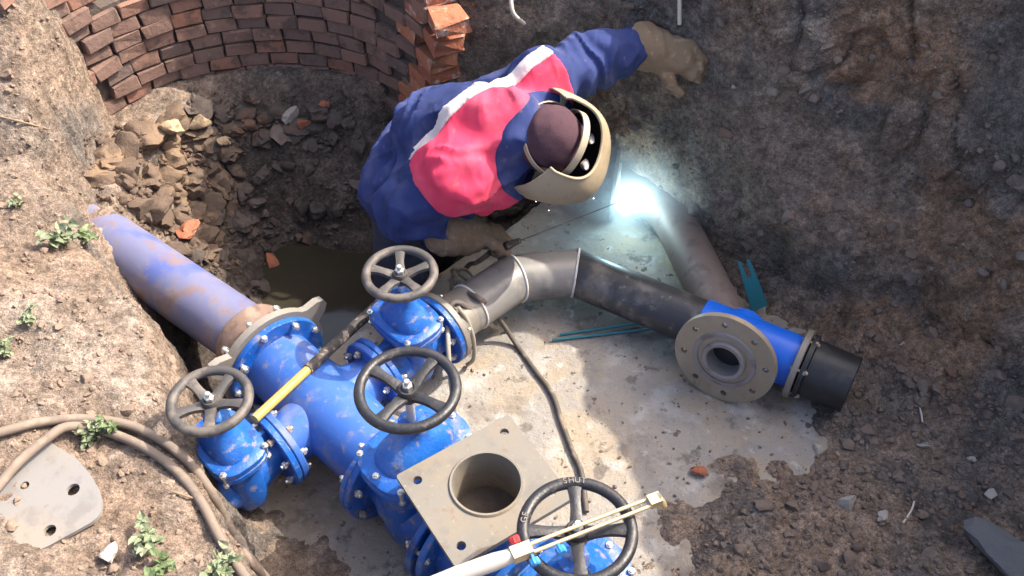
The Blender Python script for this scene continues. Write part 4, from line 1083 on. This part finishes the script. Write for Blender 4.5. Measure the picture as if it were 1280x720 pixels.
r0, _ = seen(848, -20); r1, _ = seen(848, 24); r0 += Vector((0, -.03, 0)); r1 += Vector((0, -.03, 0))
cable('metal_rod', 'thin pale rod sticking down from the wall above the raised glove', 'rod', [r0, r0.lerp(r1, .5), r1], .0065, 'rope')
cable('twig', 'dark dry twig crossing the top left bank', 'twig', along([(0, 148), (40, 158), (84, 170)], .008), .0035, 'twig')
cable('twig', 'thin dry twig on the bank left of the small valve', 'twig', along([(214, 616), (240, 624), (262, 628)], .008), .003, 'twig')
cable('twig', 'forked pale twig on the dirt at lower right', 'twig', along([(1128, 655), (1138, 640), (1142, 628)], .006), .003, 'rope')
cable('twig', 'pale straw standing in the dirt below the right wall', 'twig', along([(1146, 500), (1150, 518), (1152, 530)], .010), .003, 'rope')

# ------------------------------------------------------------------ weeds on the bank
def weed(px, py, h, n, spread, mat, label, seed, lsz=.020):
    r = random.Random(seed); p, _ = seen(px, py)
    t = thing('weed', label, 'plant', p, 'weeds on the left bank')
    sm_, lf = MB(), MB()
    for i in range(n):
        a = r.uniform(0, 6.28); out = spread * r.uniform(.15, 1); hh = h * r.uniform(.5, 1)
        e = p + Vector((math.cos(a) * out, math.sin(a) * out, hh))
        mid = p.lerp(e, .5) + Vector((0, 0, hh * .15))
        sm_.tube([p + Vector((math.cos(a) * .006, math.sin(a) * .006, -.01)), mid, e], [.0022, .0016, .001], 5)
        for k in range(r.randint(5, 8)):
            f = r.uniform(.25, 1); c = p.lerp(e, f) + Vector((0, 0, hh * .15 * (1 - abs(f - .5) * 2)))
            d = Vector((r.gauss(0, 1), r.gauss(0, 1), r.uniform(-.2, .9))).normalized(); sd_ = d.cross(Vector((r.gauss(0, .3), r.gauss(0, .3), 1))).normalized(); up = sd_.cross(d)
            L = lsz * r.uniform(.6, 1.35); W = L * r.uniform(.28, .45)
            lf.add([c, c + d * L * .35 + sd_ * W + up * .15 * W, c + d * L * .75 + sd_ * W * .7, c + d * L - up * .25 * L, c + d * L * .75 - sd_ * W * .7, c + d * L * .35 - sd_ * W + up * .15 * W, c + d * L * .5 - up * .1 * L],
                   [(0, 1, 6), (1, 2, 6), (2, 3, 6), (3, 4, 6), (4, 5, 6), (5, 0, 6)])
    sm_.build('stems', 'stem', t, 60); lf.build('leaves', mat, t, None)
weed(78, 305, .075, 9, .06, 'leafpale', 'pale green weed on the bank beside the purple pipe', 1, .026)
weed(105, 298, .03, 3, .05, 'leaf', 'single bright green leaf sprig over the purple pipe', 2, .034)
weed(118, 552, .06, 10, .05, 'leafpale', 'leafy weed growing between the two hoses', 3, .022)
weed(138, 545, .07, 6, .03, 'leaf', 'bright green sprout between the two hoses', 31, .020)
weed(38, 405, .045, 7, .04, 'leafpale', 'small grey green weed high on the left bank', 4, .016)
weed(12, 440, .05, 9, .05, 'leafpale', 'grey green weed at the left edge below the small one', 5, .018)
weed(188, 680, .075, 10, .05, 'leafpale', 'sparse weed at the bottom of the bank beside the hoses', 6, .022)
weed(205, 712, .05, 7, .05, 'leaf', 'low green weed at the bottom edge of the bank', 7, .020)
weed(280, 712, .04, 10, .05, 'leafpale', 'flat dark green weed beside the hose at the bottom edge', 8, .024)
weed(22, 258, .03, 6, .04, 'leafpale', 'tiny weed at the upper left edge of the bank', 9, .014)

# ------------------------------------------------------------------ the welder: bodies from distance fields
def surface_nets(f, lo, hi, h):
    xs = [np.arange(lo[i], hi[i] + h, h) for i in range(3)]
    G = np.meshgrid(*xs, indexing='ij')
    return nets(f(*G), [x[0] for x in xs], h)
def nets(D, org, h):
    n = D.shape; sgn = D < 0
    cells = tuple(k - 1 for k in n)
    acc = np.zeros(cells + (3,)); cnt = np.zeros(cells)
    offs = [(i, j, k) for i in (0, 1) for j in (0, 1) for k in (0, 1)]
    sl = lambda o: tuple(slice(o[q], o[q] + cells[q]) for q in range(3))
    for a in offs:
        for ax in range(3):
            if a[ax]: continue
            b = list(a); b[ax] = 1; b = tuple(b)
            da, db = D[sl(a)], D[sl(b)]; m = (da < 0) != (db < 0)
            t = np.where(m, da / np.where(m, da - db, 1), 0)
            for q in range(3):
                acc[..., q] += np.where(m, a[q] + (t if q == ax else 0), 0)
            cnt += m
    act = cnt > 0
    ids = -np.ones(cells, int); ids[act] = np.arange(act.sum())
    base = np.stack(np.meshgrid(*[np.arange(c) for c in cells], indexing='ij'), -1)[act]
    V = (base + acc[act] / cnt[act][:, None]) * h + np.array(org)
    F = []
    for ax in range(3):
        b, c = (ax + 1) % 3, (ax + 2) % 3
        s0 = [slice(1, n[q] - 1) for q in range(3)]; s0[ax] = slice(0, n[ax] - 1)
        s1 = list(s0); s1[ax] = slice(1, n[ax])
        A, B = sgn[tuple(s0)], sgn[tuple(s1)]
        for flip, mk in ((False, A & ~B), (True, ~A & B)):
            p = np.argwhere(mk)
            if len(p) == 0: continue
            for q in range(3):
                if q != ax: p[:, q] += 1
            def cid(db, dc):
                r = p.copy(); r[:, b] -= db; r[:, c] -= dc; return ids[r[:, 0], r[:, 1], r[:, 2]]
            q4 = np.stack([cid(1, 1), cid(0, 1), cid(0, 0), cid(1, 0)], -1)
            F.append(q4[:, ::-1] if flip else q4)
    return V, np.concatenate(F)
def cap_(x, y, z, a, b, ra, rb):
    ba = np.array(b) - np.array(a); L2 = float(ba @ ba) + 1e-12
    t = np.clip(((x - a[0]) * ba[0] + (y - a[1]) * ba[1] + (z - a[2]) * ba[2]) / L2, 0, 1)
    return np.sqrt((x - a[0] - t * ba[0]) ** 2 + (y - a[1] - t * ba[1]) ** 2 + (z - a[2] - t * ba[2]) ** 2) - (ra + (rb - ra) * t)
def smin(a, b, k):
    h = np.clip(.5 + .5 * (b - a) / k, 0, 1); return b + (a - b) * h - k * h * (1 - h)
def union(x, y, z, caps, k=.04):
    d = None
    for c in caps:
        e = cap_(x, y, z, *c); d = e if d is None else smin(d, e, k)
    return d
def bounds(caps, pad):
    P = np.array([list(c[0]) + [c[2]] for c in caps] + [list(c[1]) + [c[3]] for c in caps])
    return (P[:, :3] - P[:, 3:4]).min(0) - pad, (P[:, :3] + P[:, 3:4]).max(0) + pad
def sdf_mesh(caps, h, k=.04, wr=None, extra=None):
    lo, hi = bounds(caps, .03)
    def f(x, y, z):
        d = union(x, y, z, caps, k)
        if extra: d = extra(x, y, z, d)
        if wr: d = d + wr(x, y, z)
        return d
    return surface_nets(f, lo, hi, h)

LH, RH = (-.315, 2.61, .40), (-.395, 2.42, .38)
LS, RS = (.085, 2.50, .735), (-.165, 2.235, .615)
LE, LW = (.270, 2.655, .735), (.425, 2.715, .745)
RE, RW = (-.340, 2.245, .445), (-.175, 2.295, .300)
NECK = (.000, 2.345, .700)
HEAD = Vector((.118, 2.292, .690))
PEL = tuple((np.array(LH) + np.array(RH)) / 2)
FOOTZ = -.37
person = thing('person', 'welder in blue and pink work jacket leaning over the slab, one glove on the wall', 'person', (-.38, 2.56, FOOTZ))
TA = Vector(np.array(NECK) - np.array(PEL)).normalized(); TL = Vector((.6, .75, .25)); TL = (TL - TA * TL.dot(TA)).normalized(); TN = TA.cross(TL)
def folds(x, y, z):
    a = x * TA.x + y * TA.y + z * TA.z; b = x * TL.x + y * TL.y + z * TL.z; c = x * TN.x + y * TN.y + z * TN.z
    wob = .05 * fbm(x * 5, y * 5, z * 5, 2)
    body = 1 - np.abs(perlin((a + .45 * b) * 4.0 + 3, (b - .35 * a) * 11 + wob * 26, c * 5)) * 3.2       # long drag folds
    body2 = 1 - np.abs(perlin((a - .5 * b) * 12 + wob * 26, (b + .5 * a) * 4 + 9, c * 5 + 5)) * 3.2
    arm = (x - LS[0]) * lsd_[0] + (y - LS[1]) * lsd_[1] + (z - LS[2]) * lsd_[2]
    rings = 1 - np.abs(perlin(arm * 14 + wob * 30, b * 4, c * 4 + 2)) * 3.0
    k = sstep(-.02, .06, arm) * sstep(.0, .08, x)
    m = sstep(-.15, .3, fbm(x * 4 + 20, y * 4, z * 4, 2))
    f = body * m + body2 * (1 - m)
    g_ = np.clip(f * (1 - k) + rings * k, -.5, 1)
    return -.023 * g_ + .014 * fbm(x * 7 + 3, y * 7, z * 7, 2) + .0022 * fbm(x * 40, y * 40, z * 40, 2) + .010
lsd_ = np.array(LE) - np.array(LS); lsd_ = lsd_ / np.linalg.norm(lsd_)
jcaps = [(RH, RS, .112, .098), (LH, LS, .128, .098), (PEL, NECK, .138, .112), ((-.24, 2.46, .60), (-.06, 2.37, .685), .135, .118),
         ((-.24, 2.37, .42), (-.06, 2.30, .56), .105, .095), (LS, LE, .092, .080), (LE, LW, .082, .056), (RS, RE, .092, .084), (RE, RW, .084, .052),
         ((-.345, 2.50, .36), (-.34, 2.51, .22), .145, .150)]
JLO, JHI = bounds(jcaps, .075)
JH = .0068
JX = [np.arange(JLO[i], JHI[i] + JH, JH) for i in range(3)]
JG = np.meshgrid(*JX, indexing='ij')
JD = union(*JG, jcaps, .05)
_m = np.abs(JD) < .075
JD[_m] += folds(JG[0][_m], JG[1][_m], JG[2][_m])
V, F = nets(JD, [x[0] for x in JX], JH)
mesh_obj('jacket', V, F, 'jacket', person, smooth=180)
# sewn-on panels: red yoke, reflective stripe, collar, each a thin layer lying on the jacket
q1, q2 = np.array((-.285, 2.29, .62)), np.array((.105, 2.53, .80))
D_ = q2 - q1; nrm = np.cross(D_, np.array((0, -.2, 1.0))); nrm /= np.linalg.norm(nrm)
lsd = np.array(LE) - np.array(LS); lsd /= np.linalg.norm(lsd)
rsd = np.array(RE) - np.array(RS); rsd /= np.linalg.norm(rsd)
def pl_(x, y, z, co, no): return (x - co[0]) * no[0] + (y - co[1]) * no[1] + (z - co[2]) * no[2]
def panel(name, mat, lift, th, region, lo, hi):
    sl = tuple(slice(max(0, int((lo[i] - JX[i][0]) / JH)), int((hi[i] - JX[i][0]) / JH) + 2) for i in range(3))
    D = np.maximum(np.abs(JD[sl] - lift) - th, region(JG[0][sl], JG[1][sl], JG[2][sl]))
    V, F = nets(D, [JX[i][sl[i]][0] for i in range(3)], JH); o = mesh_obj(name, V, F, mat, person, smooth=180)
    bm = bmesh.new(); bm.from_mesh(o.data)
    for _ in range(4): bmesh.ops.smooth_vert(bm, verts=bm.verts, factor=.5, use_axis_x=True, use_axis_y=True, use_axis_z=True)
    bm.to_mesh(o.data); bm.free(); return o
def mx(*a):
    r = a[0]
    for q in a[1:]: r = np.maximum(r, q)
    return r
plo, phi = np.array((-.36, 2.06, .41)), np.array((.22, 2.66, .90))
wav = lambda x, y, z: .003 * np.sin(x * 31 + 2 * np.sin(y * 23)) * np.sin(z * 27 + y * 19)
def yoke_r(x, y, z):
    s = pl_(x, y, z, q1, nrm) + wav(x, y, z)
    return mx(.020 - s, s - .42, pl_(x, y, z, LS, lsd) - .035, pl_(x, y, z, RS, rsd) - .085, .43 - z)
def stripe_r(x, y, z):
    s = pl_(x, y, z, q1, nrm) + wav(x, y, z)
    return mx(-.030 - s, s - .025, pl_(x, y, z, LS, lsd) - .035, pl_(x, y, z, RS, rsd) - .075, .48 - z)
panel('jacket_yoke', 'pink', .004, .013, yoke_r, plo, phi)
panel('reflective_stripe', 'reflective', .007, .014, stripe_r, plo, phi)
CC_ = (.085, 2.300, .655)
def collar_r(x, y, z):
    return mx(np.sqrt((x - CC_[0]) ** 2 + (y - CC_[1]) ** 2 + (z - CC_[2]) ** 2) - .172 + wav(x, y, z), .36 - z)
panel('collar', 'jacket', .010, .014, collar_r, np.array((-.10, 2.08, .34)), np.array((.28, 2.52, .86)))
# trousers and boots
RK, LK = (-.40, 2.375, -.02), (-.25, 2.66, -.02)
RA, LA = (-.47, 2.47, -.30), (-.33, 2.74, -.30)
tcaps = [(RH, RK, .080, .090), (RK, RA, .088, .075), (LH, LK, .085, .090), (LK, LA, .088, .075), (LH, RH, .085, .085)]
V, F = sdf_mesh(tcaps, .011, .04, lambda x, y, z: .006 * fbm(x * 10, y * 10, z * 10, 2))
mesh_obj('trousers', V, F, 'trousers', person, smooth=180)
for A in (RA, LA):
    bc = [((A[0], A[1], A[2] - .0), (A[0] + .01, A[1], FOOTZ + .05), .062, .052), ((A[0] - .02, A[1], FOOTZ + .05), (A[0] + .17, A[1] - .03, FOOTZ + .04), .050, .042)]
    V, F = sdf_mesh(bc, .010, .03); mesh_obj('boot', V, F, 'boot', person, smooth=180)
# head frame: gaze, crown, left
gz = Vector((.85, .10, -.52)).normalized(); up_ = Vector((.25, -.55, .80)); up_ = (up_ - gz * up_.dot(gz)).normalized(); lf = up_.cross(gz).normalized()
def hd(f, u, l): return HEAD + gz * f + up_ * u + lf * l
bcaps = [(tuple(hd(-.015, .02, 0)), tuple(hd(.0, .0, 0)), .088, .086), (tuple(hd(.02, -.06, 0)), tuple(hd(.045, -.085, 0)), .066, .045),
         (tuple(hd(.085, -.01, 0)), tuple(hd(.105, -.035, 0)), .010, .016), (tuple(hd(0, -.02, .085)), tuple(hd(-.005, .01, .088)), .016, .018), (tuple(hd(0, -.02, -.085)), tuple(hd(-.005, .01, -.088)), .016, .018),
         (tuple(hd(-.03, -.05, 0)), NECK, .058, .066), (NECK, (-.22, 2.44, .55), .07, .085), ((-.22, 2.44, .55), PEL, .085, .075), (NECK, LS, .07, .06), (NECK, RS, .07, .06),
         (LS, LE, .055, .045), (LE, LW, .045, .032), (RS, RE, .055, .045), (RE, RW, .045, .032), (LH, LK, .065, .06), (LK, LA, .055, .04), (RH, RK, .065, .06), (RK, RA, .055, .04)]
V, F = sdf_mesh(bcaps, .010, .025); mesh_obj('body', V, F, 'skin', person, smooth=180)
for sg in (-1, 1):
    V, F = ICO2; mesh_obj('eye', V * .012 + np.array(hd(.078, .005, .032 * sg)), F, 'pad', person, smooth=180)
# knit cap over crown, ears and neck
capc = [(tuple(hd(-.020, .022, 0)), tuple(hd(.010, .010, 0)), .0965, .0925), (tuple(hd(-.03, -.03, 0)), tuple(hd(-.04, -.08, 0)), .088, .080)]
def cap_cut(x, y, z, d):
    face = (x - HEAD.x) * gz.x + (y - HEAD.y) * gz.y + (z - HEAD.z) * gz.z
    u = (x - HEAD.x) * up_.x + (y - HEAD.y) * up_.y + (z - HEAD.z) * up_.z
    return np.maximum(d, np.minimum(face - .045, .05 - u) )
V, F = sdf_mesh(capc, .006, .03, lambda x, y, z: .0035 * fbm(x * 16, y * 16, z * 16, 2) + .0016 * np.sin(150 * ((x - HEAD.x) * up_.x + (y - HEAD.y) * up_.y + (z - HEAD.z) * up_.z) + 5 * fbm(x * 9, y * 9, z * 9, 1)), cap_cut)
mesh_obj('knit_cap', V, F, 'cap', person, smooth=180)

# welding mask worn on the head
mk = thing('welding_mask', 'tan welding mask with beige headband worn by the welder', 'welding mask', HEAD)
prof = [(.080, .118, .124), (.076, .123, .131), (.052, .142, .160), (.018, .162, .198), (-.02, .168, .212), (-.10, .158, .204), (-.17, .140, .182), (-.21, .125, .160)]
def shell(off):
    rs = []
    for u, rl, rf in prof:
        ring = []
        for k in range(41):
            a = R_(-112 + 224 * k / 40)
            c, s = math.cos(a), math.sin(a)
            f = (rf - off) * math.copysign(abs(c) ** .62, c) if c > 0 else (rf * .62 - off) * c * 1.1
            ring.append(hd(f + .005, u, (rl - off) * math.copysign(abs(s) ** .85, s)))
        rs.append(ring)
    return rs
so_, si_ = shell(0), shell(.005)
def sheet(m, rs, flip=False):
    n = len(rs[0]); V = [p for r in rs for p in r]; F = []
    for i in range(len(rs) - 1):
        for k in range(n - 1):
            q = (i * n + k, i * n + k + 1, (i + 1) * n + k + 1, (i + 1) * n + k); F.append(q[::-1] if flip else q)
    m.add(V, F)
m = MB(); sheet(m, so_)
# rim strips
def strip(m, a, b):
    V = list(a) + list(b); n = len(a); m.add(V, [(k, k + 1, n + k + 1, n + k) for k in range(n - 1)])
strip(m, so_[0], si_[0]); strip(m, so_[-1], si_[-1]); strip(m, [r[0] for r in so_], [r[0] for r in si_]); strip(m, [r[-1] for r in so_], [r[-1] for r in si_])
m.build('shell', 'mask', mk, 50)
m = MB(); sheet(m, si_, True); m.build('lining', 'maskin', mk, 60)
m = MB(); m.tube(so_[0], .0042, 8); m.build('rim', 'mask', mk, 60)
m = MB(); m.box(hd(.196, -.045, 0), .004, .030, .056, gz, up_, lf); m.box(hd(.190, -.045, 0), .006, .036, .062, gz, up_, lf); m.build('window_frame', 'maskin', mk, 30)
m = MB(); m.box(hd(.2005, -.045, 0), .0015, .025, .050, gz, up_, lf); m.build('window_glass', 'glass', mk, 30)
def band(fn_, wdir, w, th=.002, n=40, closed=True):
    m = MB(); rs = []
    for k in range(n if closed else n + 1):
        p, out = fn_(k / n)
        rs.append([p - wdir * w - out * th, p + wdir * w - out * th, p + wdir * w + out * th, p - wdir * w + out * th])
    m.rings(rs, closed=closed); return m
def ringfn(f):
    a = 2 * PI * f; o = (gz * math.cos(a) * .112 + lf * math.sin(a) * .110); return HEAD + gz * -.006 + up_ * (.018 - .020 * math.cos(a)) + o, o.normalized()
band(ringfn, up_, .0085).build('headband', 'band', mk, 40)
def topfn(f):
    a = PI * f; o = lf * math.cos(a) * .108 + up_ * math.sin(a) * .116; return HEAD + gz * (.040) + up_ * .012 + o, o.normalized()
band(topfn, gz, .0110, closed=False).build('crown_strap', 'band', mk, 40)
for sg in (-1, 1):
    m = MB(); m.lathe(hd(.005, -.005, .113 * sg), lf * sg, [(0, .016), (.014, .016), (.022, .020), (.034, .020), (.037, .015)], 18); m.build('pivot_knob', 'band', mk, 35)
    V, F = rock_verts(ICO2, .026, 5, .15, (.7, 1.4, .7)); m = MB(); m.add([Vector(v) + hd(.112, .030, .042 * sg) for v in V], F.tolist()); m.build('foam_pad', 'pad', mk, 60)

# gloves
def glove(caps, name, h=.0045, k=.010, amp=.0025):
    V, F = sdf_mesh(caps, h, k, lambda x, y, z: amp * fbm(x * 22, y * 22, z * 22, 2) + .0018 * np.sin(190 * (x * .8 + y * .3) + 6 * fbm(x * 12, y * 12, z * 12, 1)))
    return mesh_obj(name, V, F, 'glove', person, smooth=180)
# raised left hand: wrist at LW, palm flat on the wall
wl = Vector(LW); g1 = at(838, 68, .735); g2 = at(866, 84, .71)
gd = (g1 - wl).normalized(); gs = Vector((.10, -.62, -.78)); gs = (gs - gd * gs.dot(gd)).normalized(); gn = gd.cross(gs)
def gl(a, b, c=0): return tuple(wl + gd * a + gs * b + gn * c)
glove([(gl(.0, .0), gl(.045, .0), .070, .064), (gl(-.005, -.03), gl(.05, -.025), .050, .045), (gl(-.005, .03), gl(.05, .028), .050, .045),
       (gl(.075, -.022), gl(.140, -.030), .040, .034), (gl(.075, .022), gl(.140, .020), .040, .034), (gl(.10, 0), gl(.15, -.005), .038, .034),
       (gl(.145, -.040), gl(.185, -.040, .012), .020, .017), (gl(.185, -.040, .012), gl(.200, -.034, .040), .017, .014),
       (gl(.150, -.014), gl(.196, -.012, .010), .020, .017), (gl(.196, -.012, .010), gl(.212, -.008, .040), .017, .014),
       (gl(.150, .012), gl(.196, .018, .010), .020, .017), (gl(.196, .018, .010), gl(.212, .022, .040), .017, .014),
       (gl(.145, .034), gl(.186, .046, .006), .019, .016), (gl(.186, .046, .006), gl(.204, .050, .030), .016, .013),
       (gl(.085, .045), gl(.125, .088, .004), .024, .020), (gl(.125, .088, .004), gl(.162, .112, .012), .019, .014)], 'glove')
# right hand closed round the electrode holder
wr_ = Vector(RW); h1 = at(628, 297, .240)
hd_ = (h1 - wr_).normalized(); hs = Vector((.25, -.55, .80)); hs = (hs - hd_ * hs.dot(hd_)).normalized(); hn = hd_.cross(hs)
def gr_(a, b, c=0): return tuple(wr_ + hd_ * a + hs * b + hn * c)
glove([(gr_(-.045, .0), gr_(.030, .0), .078, .068), (gr_(-.04, .03), gr_(.03, .02), .062, .052), (gr_(.04, .016), gr_(.115, .018), .046, .042), (gr_(.04, -.020), gr_(.115, -.018), .044, .040),
       (gr_(.125, .034, .0), gr_(.166, .036, .022), .021, .019), (gr_(.166, .036, .022), gr_(.160, .030, .058), .018, .015),
       (gr_(.130, .010, .0), gr_(.174, .010, .022), .021, .019), (gr_(.174, .010, .022), gr_(.164, .006, .060), .018, .015),
       (gr_(.130, -.014, .0), gr_(.170, -.014, .022), .021, .018), (gr_(.170, -.014, .022), gr_(.160, -.016, .058), .018, .015),
       (gr_(.120, -.036, .0), gr_(.156, -.038, .020), .019, .017), (gr_(.156, -.038, .020), gr_(.148, -.036, .052), .016, .013),
       (gr_(.065, .046, .015), gr_(.105, .058, .040), .024, .020), (gr_(.105, .058, .040), gr_(.140, .040, .058), .019, .015)], 'glove')
# electrode holder and rod
e0 = Vector(gr_(.150, -.07, .040)); eh = Vector(gr_(.150, .06, .038)); edir = (ARC + Vector((-.012, -.012, .006)) - eh).normalized()
ehold = thing('electrode_holder', 'electrode holder with thin rod gripped in the lower glove', 'electrode holder', eh)
m = MB(); m.tube([e0, e0.lerp(eh, .5), eh, eh + edir * .05], [.012, .015, .014, .010], 14); m.build('grip', 'blackgrip', ehold, 50)
m = MB(); m.cyl(eh + edir * .045, ARC + Vector((-.012, -.012, .006)), .0022, 8); m.build('electrode', 'cable', ehold, 50)
ecb = [e0, e0 + Vector((-.05, .05, -.10)), Vector((-.16, 2.42, .02)), Vector((-.24, 2.50, -.2)), Vector((-.30, 2.42, -.29))]
cable('welding_cable', 'cable hanging from the electrode holder into the pit', 'cable', ecb, .009, 'cable')
# sparks
sp = []
for px, py, z in ((670, 252, .25), (686, 263, .2), (718, 242, .3), (742, 248, .25), (760, 162, .5)):
    sp.append((at(px, py, z), .0010 + .0012 * rnd.random() ** 2, ICO1, (1, 1, 1)))
scatter('welding_sparks', 'tiny white sparks flying from the weld', 'spark', sp)
